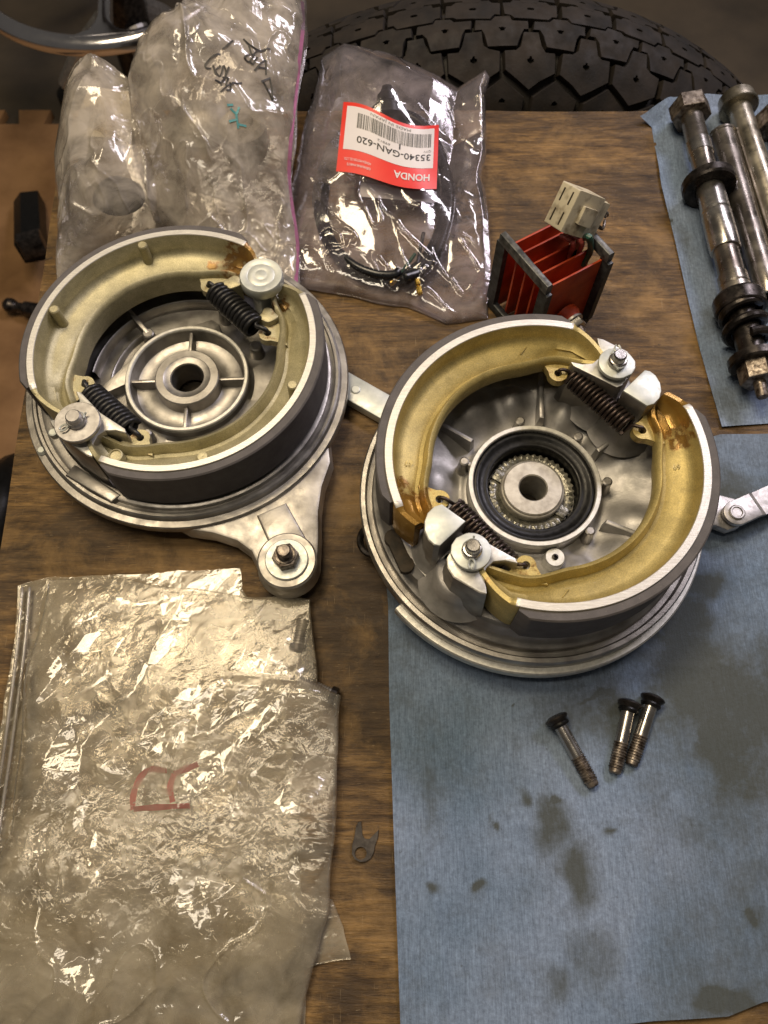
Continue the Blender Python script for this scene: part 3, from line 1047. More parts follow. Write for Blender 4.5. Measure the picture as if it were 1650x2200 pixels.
# dark slot in the plate and cable lug beneath
MB().add(*prism(arc(-49, -19.5, 3, 60, 240, 8) + arc(-45, -29, 3, 240, 420, 8), 26.0, 28.4, 0.2)).build('inspection_slot', 'slot', rp)
c0 = at(800, 1158, 9) - np.array([*RC, 0])
MB().add(*tube([(c0[0] + 4.5 * math.cos(t), c0[1] + 5.5 * math.sin(t), 8) for t in np.linspace(0, 2 * math.pi, 24)], 1.3, 8)).build('cable_eye', 'steel_dark', rp)
# brake arm with a riveted link beneath the plate
q0 = [at(u, v, 9)[:2] - np.array(RC) for u, v in ((1490, 1035), (1548, 1062), (1580, 1070), (1600, 1100), (1590, 1130), (1565, 1138), (1540, 1128), (1490, 1130))]
MB().add(*prism(q0, 5.0, 8.6, 0.5)).build('brake_arm', 'washer', rp)
l0 = at(1582, 1102, 11)[:2] - np.array(RC)
l1 = at(1720, 1040, 11)[:2] - np.array(RC)
d = (l1 - l0) / np.linalg.norm(l1 - l0)
nn = np.array([-d[1], d[0]])
la = math.degrees(math.atan2(d[1], d[0]))
hw = 4.7
link = arc(l0[0], l0[1], hw, la + 90, la + 270, 18)
k = l0 + d * 8.5
k2 = l0 + d * 10.5
mb = MB().add(*prism(link + [tuple(k - nn * hw), tuple(k + nn * hw)], 9.4, 11.4, 0.3))
rot = [k, k2, l1]
zz = [11.2, 9.8, 9.8]
Vl, Fl = [], []
for c_, z_ in zip(rot, zz):
    for sg in (-1, 1):
        Vl += [(c_[0] + nn[0] * hw * sg, c_[1] + nn[1] * hw * sg, z_), (c_[0] + nn[0] * hw * sg, c_[1] + nn[1] * hw * sg, z_ - 1.8)]
for i in range(2):
    b = i * 4
    Fl += [(b, b + 4, b + 6, b + 2), (b + 1, b + 3, b + 7, b + 5), (b, b + 1, b + 5, b + 4), (b + 2, b + 6, b + 7, b + 3)]
mb.add(Vl, Fl)
lk = mb.build('cable_link', 'washer', rp)
MB().add(*revolve([(2.9, 11.2), (2.9, 11.9), (2.5, 12.2), (2.0, 12.2), (1.7, 11.8), (0.001, 11.8)], 24), Matrix.Translation((l0[0], l0[1], 0))).build('rivet', 'washer', rp)
h0 = l0 + d * 16.5 - nn * 0.6
MB().add(*revolve([(0.8, 9.9), (0.001, 9.9)], 14), Matrix.Translation((h0[0], h0[1], 0))).build('link_hole', 'slot', rp)

# ================= single cam plate with torque arm (left) =================
LC = (-76.5, 168.2)
lp = thing('brake_panel_assembly', 'left brake panel with dull gold shoes and a bolted torque arm', 'brake panel', (*LC, 0), group='drum brake panels on the bench')
prof = [(6.2, 3), (50, 3), (60, 7), (62.2, 8.5), (62.6, 9.4), (62.6, 12.4), (62.2, 13.0), (60.0, 13.2), (59.4, 14.8), (58.8, 15.2), (57.8, 15.2), (57.4, 14.2), (56.2, 14.0), (55.8, 15.6), (54.8, 16.0), (52.6, 15.8), (51.8, 13.5),
        (50, 10.6), (47, 9.6), (40, 9.2), (30, 9.0), (25.4, 9.2), (24.0, 10.2), (23.7, 14.0), (23.3, 14.5), (22.5, 14.5), (22.1, 14.0), (21.7, 10.8), (20.8, 9.0), (18.6, 8.2), (14.4, 8.4), (12.9, 9.2), (12.4, 14.6), (12.0, 15.0), (9.2, 15.0), (8.9, 14.8), (6.6, 14.5), (6.2, 14.0)]
V, F = revolve(prof, 128, close=True)
Vn = np.array(V)
rr = np.hypot(Vn[:, 0], Vn[:, 1])
Vn[:, 2] += np.where((rr > 25) & (rr < 50) & (Vn[:, 2] > 6), vnoise(Vn[:, 0], Vn[:, 1], 15, 6) * 0.6, 0)
obj('backing_plate', Vn, F, 'cast', lp, angle=33)
V, F = revolve([(23.9, 13.0), (23.9, 14.7), (23.5, 15.1), (22.5, 15.1), (22.1, 14.7), (22.1, 13.0)], 96, close=True)
obj('hub_ring', V, F, 'machined', lp)
V, F = revolve([(6.3, 1.2), (0.001, 1.2)], 32)
obj('bore_floor', V, F, 'slot', lp)
for a in (0, 90, 180, 270):
    a = a + 2
    p0, p1 = pol(12.2, a), pol(22.4, a)
    nx_, ny_ = -math.sin(R_(a)) * .75, math.cos(R_(a)) * .75
    MB().add(*prism([(p0[0] + nx_, p0[1] + ny_), (p0[0] - nx_, p0[1] - ny_), (p1[0] - nx_, p1[1] - ny_), (p1[0] + nx_, p1[1] + ny_)], 7.8, 13.0, 0.4, 0.4)).build('hub_rib', 'cast', lp)
# triangular webs outside the hub ring, raised rail, posts
for a in (82, 172):
    tri = [pol(23.5, a - 12), pol(30, a), pol(23.5, a + 12)]
    if a == 82:
        tri = [pol(23.4, 60), pol(27.5, 68), pol(28.5, 76), pol(23.4, 100)]
    else:
        tri = [pol(23.4, 150), pol(33, 186), pol(31.5, 192), pol(23.4, 186)]
    MB().add(*prism(tri, 9, 14.0, 0.4)).build('hub_web', 'cast', lp)
V, F = revolve([(39, 8.5), (38.4, 13.0), (37.6, 13.6), (36.8, 13.0), (36.2, 8.5)], 60, 40, 175)
obj('rail', V, F, 'cast', lp, angle=60)
V, F = revolve([(31.5, 8.5), (31, 11.5), (30.3, 12.0), (29.6, 11.5), (29, 8.5)], 40, 130, 178)
obj('rail', V, F, 'cast', lp, angle=60)
for x, y, r in ((-17.5, 20.5, 2.2), (25.8, 14.5, 2.4), (12, 31, 2.2), (-12.8, -24.6, 1.8)):
    MB().add(*revolve([(r + 0.9, 8), (r + .1, 14.6), (r - 0.4, 15), (0.001, 15)], 18), Matrix.Translation((x, y, 0))).build('hub_post', 'cast', lp)
p0, p1 = np.array((-17.5, 20.5)), np.array((-26.5, 31.5))
d = (p1 - p0) / np.linalg.norm(p1 - p0)
nn = np.array([-d[1], d[0]]) * 1.0
MB().add(*prism([tuple(p0 + nn), tuple(p0 - nn), tuple(p1 - nn), tuple(p1 + nn)], 9, 15.2, 0.5)).build('rib', 'cast', lp)

# shoes
PL = dict(zt=38, zw=28.6, zb=18, ro=52.0, wall=2.5, rl=36.4, zs=20, tip_p=5.0, tip_c=4.5, in_p=1.0, in_c=1.0, up_p=3.0, up_c=3.0)
V, F, fm = shoe_mesh(53.5, 62.5, 202, 221, dict(PL, tip_p=4.0, tip_c=6.5))
s1 = obj('brake_shoe', V, F, 'gold_pale', lp, angle=50, mats=['gold_pale', 'edge'], fm=fm)
attr(s1, 'stain', shoe_stain(V, [(19, 41, 10, 0.75), (9, 43, 3, 0.9), (25, 42, 4, 0.9), (-38, -30, 3, 0.6)]))
V, F, fm = shoe_mesh(35.5, 25.5, -112.5, -123, dict(PL, tip_p=4.0))
s2 = obj('brake_shoe', V, F, 'gold_pale', lp, angle=50, mats=['gold_pale', 'edge'], fm=fm)
attr(s2, 'stain', shoe_stain(V, [(38, 23, 3, 0.8), (33, 21, 3, 0.7)]))
for a0, a1 in ((63.5, 201), (-111.5, 24.5)):
    obj('brake_lining', *lining_mesh(a0, a1, 52.05, 55.0, 18.5, 37.4), 'lining', lp, angle=40)
for a in (110, 162, -22):
    x, y = pol(47.6, a)
    o = MB().add(*revolve([(2.3, 27.5), (1.95, 30), (1.85, 37.3), (1.5, 37.8), (0.001, 37.8)], 20), Matrix.Translation((x, y, 0))).build('ejector_peg', 'gold_pale', lp)
x, y = pol(45.6, -112)
MB().add(*revolve([(2.8, 27.5), (2.5, 31.0), (2.0, 31.2), (1.8, 30.6), (0.001, 30.6)], 20), Matrix.Translation((x, y, 0))).build('ejector_peg', 'gold_pale', lp)
x, y = pol(43.5, -73)
MB().add(*revolve([(1.9, 27.5), (1.8, 29.0), (1.4, 29.1), (0.001, 28.9)], 20), Matrix.Translation((x, y, 0))).build('ejector_peg', 'gold_pale', lp)
for (x, y, a) in ((8.6, 33.2, 76), (32.6, 10.8, 19), (-33.2, -11.6, 199), (-10.2, -33.9, -106)):
    e = obj('spring_ear', *ear(x, y, a, 25.0, 28.2, 4.8), 'gold_pale', lp)
    attr(e, 'stain', np.full(len(e.data.vertices), 0.40))
# anchor block (round, pale) and ragged shoe pads either side
ax_, ay_ = pol(42.2, 43.8)
V, F = revolve([(5.0, 9), (5.0, 34.6), (8.0, 34.7), (8.15, 35.0), (8.15, 38.6), (7.8, 39.1), (5.4, 39.15), (5.1, 39.0), (4.8, 39.15), (2.6, 39.2), (2.3, 39.1), (2.0, 39.2), (0.001, 39.2)], 56)
MB().add(V, F, Matrix.Translation((ax_, ay_, 0))).build('anchor_pin', 'zinc', lp, angle=50)
for a, r in ((61, 37.5), (28, 37.0)):
    x, y = pol(r, a)
    pts = [(x + 3.6 * (1 + 0.22 * math.sin(3 * t + a)) * math.cos(t), y + 3.0 * (1 + 0.2 * math.cos(2 * t + a)) * math.sin(t)) for t in np.linspace(0, 2 * math.pi, 22)[:-1]]
    o = MB().add(*prism(pts, 22, 31.0, 0.9)).build('shoe_pad', 'gold_pale', lp)
    attr(o, 'stain', np.full(len(o.data.vertices), 0.38))
# pivot post, washer, pin
ang_p = -130.0
obj('pivot_post', *prism(pedestal(ang_p), 9, 34.7, 0.3, 1.0), 'cast', lp)
obj('post_face', *prism([(x_ * 0.995, y_ * 0.995) for x_, y_ in pedestal(ang_p)], 34.75, 35.1, 0.2), 'machined', lp)
px, py = pol(44.4, ang_p)
MB().add(*revolve([(7.9, 38.6), (7.9, 39.7), (7.6, 40.0), (3.4, 40.0)], 48), Matrix.Translation((px, py, 0))).build('retaining_washer', 'washer', lp)
MB().add(*revolve([(3.3, 36), (3.3, 41.4), (2.9, 42.0), (2.75, 42.0), (2.7, 43.6), (2.2, 44.1), (0.001, 44.1)], 24), Matrix.Translation((px, py, 0))).build('pivot_pin', 'washer', lp)
cotter(px, py, 41.0, -140, 3.0).build('cotter_pin', 'zinc', lp)
x, y = pol(52.3, -137)
MB().add(*revolve([(1.5, 33), (1.5, 35.6), (1.1, 35.8), (0.001, 35.8)], 16), Matrix.Translation((x, y, 0))).build('dowel', 'zinc', lp)
# raised cast rib below the pivot at the rim
MB().add(*prism([pol(53.5, -134), pol(58.5, -133), pol(58.0, -112), pol(54.0, -110)], 12, 16.6, 0.8, 0.8)).build('stop_rib', 'cast', lp)
# springs (black sleeved)
for p, q, hp, hq in (((11.6, 30.2), (27.6, 13.6), (8.8, 33.0), (32.4, 10.9)), ((-30.4, -15.6), (-14.2, -30.4), (-33.0, -11.4), (-10.3, -33.7))):
    spring_mesh((*p, 27.6), (*q, 28.0), 4.1, 0.98, 11.5, (*hp, 28.6), (*hq, 28.6)).build('return_spring', 'spring_black', lp, angle=80)
# torque arm
bx, by = 42.3, -75.0
arm = [pol(58, -92), (6, -62.3), (15, -63.6), (23.5, -66.5), (29, -70.5), (31.9, -76)] + arc(bx, by, 10.6, 188, 360 + 6, 22) + [(53.0, -66), (52.6, -55), (53.6, -45), (56.5, -35), pol(58, -20)]
MB().add(*prism(arm, 5.5, 11.2, 1.0, 0.8)).build('torque_arm', 'cast_dirty', lp)
MB().add(*revolve([(10.4, 3.2), (10.6, 4.0), (10.6, 13.4), (9.9, 14.2), (4, 14.2)], 48), Matrix.Translation((bx, by, 0))).build('arm_boss', 'cast_dirty', lp)
MB().add(*prism([(30.5, -57.0), (40.5, -52.2), (48.3, -66.0), (36.5, -69.8)], 10.5, 12.6, 0.8, 0.6)).build('arm_pad', 'cast_dirty', lp)
MB().add(*revolve([(7.6, 14.2), (7.6, 15.0), (7.3, 15.3), (3.0, 15.3)], 40), Matrix.Translation((bx, by, 0))).build('arm_washer', 'zinc', lp)
mb = MB().add(*prism(hexagon(4.7, 12), 15.3, 19.6, 0.5))
mb.add(*revolve([(3.7, 19.4), (3.4, 20.0), (2.6, 20.0)], 24))
o = mb.build('arm_nut', 'rusty', lp)
o.location = Vector((bx, by, 0)) * MM
prof = [(2.7, 19)]
z = 19.5
while z < 23.6:
    prof += [(2.7, z), (2.35, z + 0.35)]
    z += 0.7
prof += [(2.0, 24.4), (0.001, 24.6)]
MB().add(*revolve(prof, 24), Matrix.Translation((bx, by, 0))).build('arm_stud', 'rusty', lp)
# bent brake lever under the plate, pointing right
e0, e1 = np.array((56.0, 6.0)), np.array((86.0, -13.5))
d = (e1 - e0) / np.linalg.norm(e1 - e0)
nn = np.array([-d[1], d[0]]) * 5.6
lev = [tuple(e0 + nn), tuple(e0 - nn)] + [tuple(e1 - nn)] + [tuple(e1 + nn)]
MB().add(*prism(lev, 1.2, 5.6, 0.9)).build('brake_lever', 'zinc', lp)
x, y = e0 + d * 11
MB().add(*revolve([(1.9, 5.4), (1.9, 6.0), (1.5, 6.2), (0.001, 6.2)], 18), Matrix.Translation((x, y, 0))).build('rivet', 'zinc', lp)
x, y = pol(60.3, -148.5)
MB().add(*revolve([(2.0, 8), (1.9, 13.5), (1.2, 14.6), (0.001, 14.6)], 16), Matrix.Translation((x, y, 0))).build('grease_nipple', 'zinc', lp)


# ------------------------------------------------------------------ blue towels
def coons(B, Rr, T, L, ns, nt_):
    """patch from four boundary polylines: bottom s0-1, right t0-1, top s0-1, left t0-1"""
    def samp(pl, q):
        pl = np.array(pl, float)
        seg = np.r_[0, np.cumsum(np.linalg.norm(np.diff(pl, axis=0), axis=1))]
        seg /= seg[-1]
        return np.stack([np.interp(q, seg, pl[:, k]) for k in range(3)], -1)
    s = np.linspace(0, 1, ns)
    t = np.linspace(0, 1, nt_)
    b, tt, l, r = samp(B, s), samp(T, s), samp(L, t), samp(Rr, t)
    S, Tt = np.meshgrid(s, t)
    S3, T3 = S[..., None], Tt[..., None]
    P = ((1 - T3) * b[None] + T3 * tt[None] + (1 - S3) * l[:, None] + S3 * r[:, None]
         - ((1 - S3) * (1 - T3) * b[0] + S3 * (1 - T3) * b[-1] + (1 - S3) * T3 * tt[0] + S3 * T3 * tt[-1]))
    F = [(j * ns + i, j * ns + i + 1, (j + 1) * ns + i + 1, (j + 1) * ns + i) for j in range(nt_ - 1) for i in range(ns - 1)]
    return P.reshape(-1, 3), S.ravel(), Tt.ravel(), F


def im(pts, z=0.0):
    return [at(p[0], p[1], p[2] if len(p) > 2 else z) for p in pts]


B = im([(866, 2320), (1150, 2222), (1400, 2192), (1560, 2182), (1640, 2150), (1900, 2160)], 0.5)
L = im([(866, 2320), (860, 2200), (846, 1800), (836, 1500), (834, 1300), (822, 1160)], 0.5)
T = im([(822, 1160), (1000, 1085), (1300, 1010), (1545, 936), (1650, 934), (1900, 928)], 0.5)
Rr = im([(1900, 2160), (1900, 1500), (1900, 928)], 0.5)
V, S, Tt, F = coons(B, Rr, T, L, 190, 230)
x, y = V[:, 0], V[:, 1]
V[:, 2] += 0.75 + vnoise(x, y, 46, 3) * 0.4 + facet(x, y, 42, 5) * 0.75 + facet(x, y, 17, 7) * 0.16 + vnoise(x, y, 14, 6) * 0.10
edge = np.minimum.reduce([S, Tt, 1 - Tt]) * 4
V[:, 2] += 0.9 * np.exp(-(Tt * 18) ** 2) * (0.6 + vnoise(x, y, 20, 9))
for (u0, v0, u1, v1, am) in ((1430, 1500, 1480, 1690, 0.7), (1000, 1480, 1650, 1420, 0.35), (900, 1800, 1400, 1760, 0.3), (1300, 2200, 1420, 1780, 0.4), (1560, 2170, 1640, 1750, 0.4), (960, 2200, 900, 1700, 0.3)):
    c0_, c1_ = at(u0, v0)[:2], at(u1, v1)[:2]
    d_ = (c1_ - c0_) / np.linalg.norm(c1_ - c0_)
    al = (x - c0_[0]) * d_[0] + (y - c0_[1]) * d_[1]
    ac = -(x - c0_[0]) * d_[1] + (y - c0_[1]) * d_[0] + vnoise(x, y, 12, 41) * 1.2
    ln_ = np.linalg.norm(c1_ - c0_)
    V[:, 2] += am * np.exp(-np.abs(ac) / 1.3) * sstep(-6, 6, al) * sstep(-6, 6, ln_ - al)
V[:, 2] = np.maximum(V[:, 2], 0.22)
xw = x + vnoise(x, y, 9, 31) * 3.0 + vnoise(x, y, 3.4, 32) * 1.4
yw = y + vnoise(x, y, 9, 33) * 3.0 + vnoise(x, y, 3.4, 34) * 1.4
tw = obj('shop_towel', V, F, 'towel', angle=180)
st = np.zeros(len(V))
for (u, v, ru, rv, a) in [(1480, 1450, 110, 120, 0.62), (1620, 1480, 110, 180, 0.5), (1300, 1540, 130, 70, 0.55), (1190, 1760, 40, 70, 0.6), (1250, 1880, 45, 80, 0.8), (1120, 1720, 18, 26, 0.8), (1205, 1705, 14, 12, 1.0),
                          (945, 1902, 20, 12, 0.9), (1045, 1905, 14, 11, 1.0), (1310, 1785, 16, 9, 0.9), (1060, 1758, 7, 10, 0.9), (1105, 1505, 6, 6, 0.9), (1230, 1448, 14, 9, 1.1), (1295, 1528, 10, 12, 1.2), (1280, 1505, 50, 6, 0.9), (1190, 2130, 40, 60, 0.5),
                          (1270, 2060, 60, 80, 0.45), (1480, 1500, 46, 8, 0.9), (1470, 1320, 70, 60, 0.5), (1560, 1080, 60, 60, 0.55), (1500, 1250, 60, 40, 0.6), (1610, 1980, 10, 16, 0.8), (1560, 2150, 60, 40, 0.7), (1350, 1340, 120, 30, 0.4), (920, 1720, 30, 60, 0.25), (1560, 1620, 60, 120, 0.42)]:
    c, c1, c2 = at(u, v), at(u + ru, v), at(u, v + rv)
    q = ((xw - c[0]) / (c1[0] - c[0])) ** 2 + ((yw - c[1]) / (c2[1] - c[1])) ** 2
    st = np.maximum(st, a * np.exp(-q ** 1.4))
st = st + 0.34 * sstep(-0.2, 0.8, vnoise(xw * 1.5, yw * 0.7, 38, 35)) + 0.14 * sstep(0.0, 0.7, vnoise(xw, yw, 12, 36))
attr(tw, 'stain', st)
tag(tw, 'large oil-spotted blue paper towel under the right brake panel and three bolts', 'paper towel')

B = im([(1550, 918), (1650, 910), (1900, 895)], 0.4)
L = im([(1550, 918, 0.4), (1500, 740, 0.4), (1450, 520, 0.4), (1420, 400, 0.6), (1408, 310, 1.0), (1404, 262, 3.0), (1380, 236, 7)])
T = im([(1380, 236, 7), (1440, 214, 5), (1520, 204, 4), (1580, 208, 3), (1650, 204, 4), (1900, 214, 4)])
Rr = im([(1900, 895, 0.4), (1900, 214, 4)])
V, S, Tt, F = coons(B, Rr, T, L, 110, 160)
x, y = V[:, 0], V[:, 1]
V[:, 2] += 0.4 + vnoise(x, y, 40, 13) * 0.3 + facet(x, y, 26, 15) * 0.5 + 1.1 * np.exp(-((x - (at(1470, 450)[0] + (y - 280) * -0.02)) / 2.6) ** 2) * sstep(200, 260, y)
V[:, 2] = np.maximum(V[:, 2], 0.2)
# rolled corner at the top left
k = np.exp(-((S) / 0.06) ** 2) * sstep(0.78, 1.0, Tt)
V[:, 2] -= 4.0 * k
tw2 = obj('shop_towel', V, F, 'towel', angle=180)
st = np.zeros(len(V))
for (u, v, ru, rv, a) in [(1620, 800, 60, 60, 0.5), (1560, 860, 40, 40, 0.4), (1520, 300, 60, 30, 0.22), (1470, 520, 20, 30, 0.35), (1440, 478, 5, 4, 1.1), (1530, 690, 30, 40, 0.4)]:
    c, c1, c2 = at(u, v), at(u + ru, v), at(u, v + rv)
    q = ((x - c[0]) / (c1[0] - c[0])) ** 2 + ((y - c[1]) / (c2[1] - c[1])) ** 2
    st = np.maximum(st, a * np.exp(-q))
attr(tw2, 'stain', st)
tag(tw2, 'narrow blue paper towel under the greasy shafts beside the tyre', 'paper towel')

# ------------------------------------------------------------------ three loose bolts


def thread_prof(r, z0, z1, pitch=0.9, depth=0.35):
    out = []
    z = z0
    while z < z1 - pitch:
        out += [(r, z), (r, z + pitch * 0.25), (r - depth, z + pitch * 0.6), (r - depth, z + pitch * 0.75)]
        z += pitch
    return out


def loose_bolt(hu, hv, eu, ev, label, tilt):
    p, q = at(hu, hv, 4.4), at(eu, ev, 2.8)
    b_ = thing('flanged_bolt', label, 'bolt', tuple(p), group='loose bolts on the blue towel')
    m_ = axis_matrix((0, 0, 0), q - p)
    Ln = float(np.linalg.norm(q - p))
    hd = [(0.001, -1.5), (2.4, -1.4), (3.9, -0.7), (4.2, -0.2), (4.0, 0.2), (3.3, 0.9), (3.0, 1.4), (3.0, 1.7)]
    MB().add(*revolve(hd, 28), m_).build('bolt_head', 'steel_dark', b_)
    MB().add(*revolve([(2.4, 1.2), (3.2, 1.3), (3.45, 1.9), (3.2, 2.6), (2.3, 2.8)], 28), m_).build('o_ring', 'rubber', b_)
    MB().add(*revolve([(2.3, 1.0), (2.3, Ln * 0.56), (2.0, Ln * 0.575)], 24), m_).build('shank', 'steel_bright', b_)
    MB().add(*revolve([(2.0, Ln * 0.55)] + thread_prof(2.45, Ln * 0.565, Ln - 0.6) + [(2.0, Ln - 0.4), (1.6, Ln), (0.001, Ln)], 24), m_).build('thread', 'rusty', b_)


loose_bolt(1196, 1545, 1276, 1690, 'bolt lying apart on the left, tipped left, of the three loose bolts', 0)
loose_bolt(1353, 1513, 1320, 1662, 'middle of the three loose bolts, longer of the touching pair', 0)
loose_bolt(1402, 1502, 1356, 1645, 'rightmost loose bolt, bright shank, lying against its neighbour', 0)

# small flat lock tab on the wood
tp = thing('lock_tab', 'small rusty flat forked lock tab lying on the bare wood', 'lock tab', tuple(at(785, 1815, 0)))
o0 = at(785, 1815)[:2]


def tabp(u, v):
    return tuple(at(u, v)[:2] - o0)


hc = tabp(775, 1833)
pts = [tabp(*q) for q in ((756, 1835), (757, 1815), (762, 1795), (764, 1778), (770, 1765), (778, 1764), (779, 1775), (777, 1792), (783, 1801), (793, 1803), (800, 1798), (805, 1786), (810, 1778), (814, 1780), (812, 1800), (806, 1815), (803, 1832), (796, 1845), (786, 1851), (774, 1852), (763, 1847))]
MB().add(*annular(pts, hc, 1.9, 0.1, 0.9, 64)).build('tab_plate', 'tab', tp)

# ------------------------------------------------------------------ greasy shafts on the towel


def shaft(name, label, p, q, parts, cat='shaft'):
    """parts: (part name, material, profile along the axis, optional hexagon)"""
    t_ = thing(name, label, cat, tuple(p), group='greasy shafts on the narrow towel')
    m_ = axis_matrix((0, 0, 0), np.array(q) - np.array(p))
    for nm, mt_, kind, data in parts:
        mb = MB()
        if kind == 'rev':
            mb.add(*revolve(data, 40), m_)
        elif kind == 'hex':
            r, z0, z1, rot, bore = data
            V_, F_ = prism(hexagon(r, rot), z0, z1, 0.6)
            mb.add(V_, F_, m_)
        elif kind == 'helix':
            rad, wire, z0, z1, turns, ph = data
            N = int(turns * 30)
            pts = [(rad * math.cos(2 * math.pi * turns * i / N + ph), rad * math.sin(2 * math.pi * turns * i / N + ph), z0 + (z1 - z0) * i / N) for i in range(N + 1)]
            V_, F_ = tube(pts, wire, 10)
            mb.add(V_, F_, m_)
        mb.build(nm, mt_, t_)
    return t_


p, q = at(1482, 238, 11.5), at(1634, 832, 11.5)
L1 = float(np.linalg.norm(q - p))


def fr(k):
    return k * L1


shaft('kick_shaft', 'long stepped shaft with black washers, coil and nuts, leftmost on the towel', p, q, [
    ('hex_head', 'rusty', 'hex', (9.0, -3.5, 4.5, 10, 0)),
    ('spindle', 'steel', 'rev', [(0.001, 4), (5.0, 4.2), (5.0, fr(.16)), (5.2, fr(.165)), (5.2, fr(.185)), (5.0, fr(.19)), (5.0, fr(.33)), (5.3, fr(.335)), (5.3, fr(.40))]),
    ('bright_band', 'steel_bright', 'rev', [(5.0, fr(.135)), (5.45, fr(.137)), (5.45, fr(.185)), (5.0, fr(.187))]),
    ('thrust_washer', 'steel_dark', 'rev', [(5.0, fr(.285)), (10.8, fr(.287)), (11.6, fr(.293)), (11.6, fr(.315)), (11.0, fr(.322)), (6.2, fr(.322)), (5.2, fr(.316))]),
    ('sleeve', 'steel_bright', 'rev', [(5.2, fr(.32)), (5.9, fr(.322)), (6.1, fr(.41)), (5.7, fr(.414)), (5.9, fr(.42)), (6.3, fr(.422)), (6.3, fr(.545)), (6.0, fr(.55)), (5.2, fr(.551))]),
    ('journal', 'steel', 'rev', [(5.2, fr(.54)), (5.2, fr(.64)), (6.0, fr(.642)), (6.0, fr(.672)), (5.7, fr(.676)), (6.1, fr(.68)), (6.1, fr(.73))]),
    ('collar', 'steel_dark', 'rev', [(6, fr(.71)), (9.6, fr(.712)), (10.2, fr(.72)), (10.2, fr(.755)), (9.6, fr(.76)), (8.2, fr(.76)), (8.0, fr(.74)), (6, fr(.74))]),
    ('coil', 'steel_dark', 'helix', (7.6, 1.9, fr(.75), fr(.86), 2.2, 0.6)),
    ('core', 'steel_dark', 'rev', [(5.4, fr(.74)), (5.4, fr(.90)), (8.2, fr(.905)), (9.8, fr(.91)), (9.8, fr(.93)), (9.2, fr(.935)), (4, fr(.935))]),
    ('end_nut', 'rusty', 'hex', (7.0, fr(.935), fr(.985), 24, 0)),
    ('end_stub', 'rusty', 'rev', [(2.4, fr(.98)), (2.4, fr(1.02)), (2.0, fr(1.03)), (0.001, fr(1.03))]),
])
p, q = at(1551, 288, 6.5), at(1652, 640, 6.5)
L2 = float(np.linalg.norm(q - p))
shaft('spacer_tube', 'plain brown steel spacer tube lying between the stepped shaft and the axle', p, q, [
    ('tube_body', 'steel', 'rev', [(4.2, 6), (4.2, 0.4), (4.6, 0), (5.9, 0), (6.2, 0.4), (6.2, 1.6), (5.8, 2.0), (5.8, L2 - 14), (6.0, L2 - 12), (6.0, L2 - 1), (5.6, L2), (4.2, L2), (4.0, L2 - 8), (0.001, L2 - 8)]),
], 'tube')
p, q = at(1584, 222, 9.0), at(1720, 640, 9.0)
L3 = float(np.linalg.norm(q - p))
shaft('axle_bolt', 'mottled axle bolt with domed flange head, third shaft from the left', p, q, [
    ('flange_head', 'patina', 'rev', [(0.001, -5), (5.5, -4.8), (7.6, -3.4), (8.2, -2.6), (8.4, 1.6), (8.9, 2.0), (8.9, 3.4), (8.5, 3.8), (4.4, 3.8)]),
    ('axle', 'patina', 'rev', [(5.2, 3.5), (5.2, L3 - 30), (4.7, L3 - 28), (4.7, L3), (0.001, L3)]),
], 'axle bolt')
p, q = at(1668, 262, 9.0), at(1790, 640, 9.0)
L4 = float(np.linalg.norm(q - p))
shaft('axle_bolt', 'rusty hex head axle bolt cut off by the right edge of the picture', p, q, [
    ('hex_head', 'rusty', 'hex', (9.0, -4.5, 4.0, 5, 0)),
    ('axle', 'patina', 'rev', [(5.2, 3.5), (5.2, L4), (0.001, L4)]),
], 'axle bolt')

# ------------------------------------------------------------------ tyre behind the bench
TX, TY, TR, TZ, RHO = 58.0, 381.0, 230.0, 15.0 - 230.0, 47.0
ty = thing('motorcycle_tyre', 'knobbly black motorcycle tyre standing upright behind the bench', 'tyre', (TX, TY, FLOOR_Z))
AXZ = TZ - FLOOR_Z


def tyre_pt(phi, t, h=0.0):
    """phi: angle from the top (to the right), t: arc length across the tread, h: height above the carcass"""
    b_ = t / RHO
    r = TR - RHO * (1 - math.cos(b_)) + h * math.cos(b_)
    y_ = (RHO + h) * math.sin(b_)
    return (r * math.sin(phi), y_, AXZ + r * math.cos(phi))


H_T = 5.0
V, F = [], []
NA, NB = 150, 30
tt = np.linspace(-100, 100, NB)
for i in range(NA):
    phi = 2 * math.pi * i / NA
    for t in tt:
        V.append(tyre_pt(phi, t, -H_T + (1.2 if abs(abs(t) - 84) < 4 else 0)))
for i in range(NA):
    for j in range(NB - 1):
        i2 = (i + 1) % NA
        F.append((i * NB + j, i * NB + j + 1, i2 * NB + j + 1, i2 * NB + j))
obj('carcass', V, F, 'tyre_deep', ty, angle=60)
PITCHA = R_(7.2)


def block(poly, t_bev=0.8):
    """tread block from a polygon in (s, t): s in pitches, t in mm; refined so that it follows the curve"""
    P = []
    n = len(poly)
    for i in range(n):
        a, b_ = np.array(poly[i], float), np.array(poly[(i + 1) % n], float)
        k = 2 if np.hypot((b_[0] - a[0]) * 28, b_[1] - a[1]) > 8 else 1
        P += [a + (b_ - a) * j / k for j in range(k)]
    c = np.mean(P, axis=0)
    V, F = [], []
    n = len(P)
    for sc_, h in ((1.03, -H_T - 0.5), (1.0, -1.0), (0.97, 0.0), (0.13, 0.0), (0.11, -3.0)):
        for p_ in P:
            q_ = c + (p_ - c) * sc_
            V.append(tyre_pt(q_[0] * PITCHA, q_[1], h))
    for k in range(4):
        for i in range(n):
            j = (i + 1) % n
            F.append((k * n + i, k * n + j, (k + 1) * n + j, (k + 1) * n + i))
    V.append(tyre_pt(c[0] * PITCHA, c[1], -3.0))
    for i in range(n):
        F.append((4 * n + i, 4 * n + (i + 1) % n, 5 * n))
    return V, F


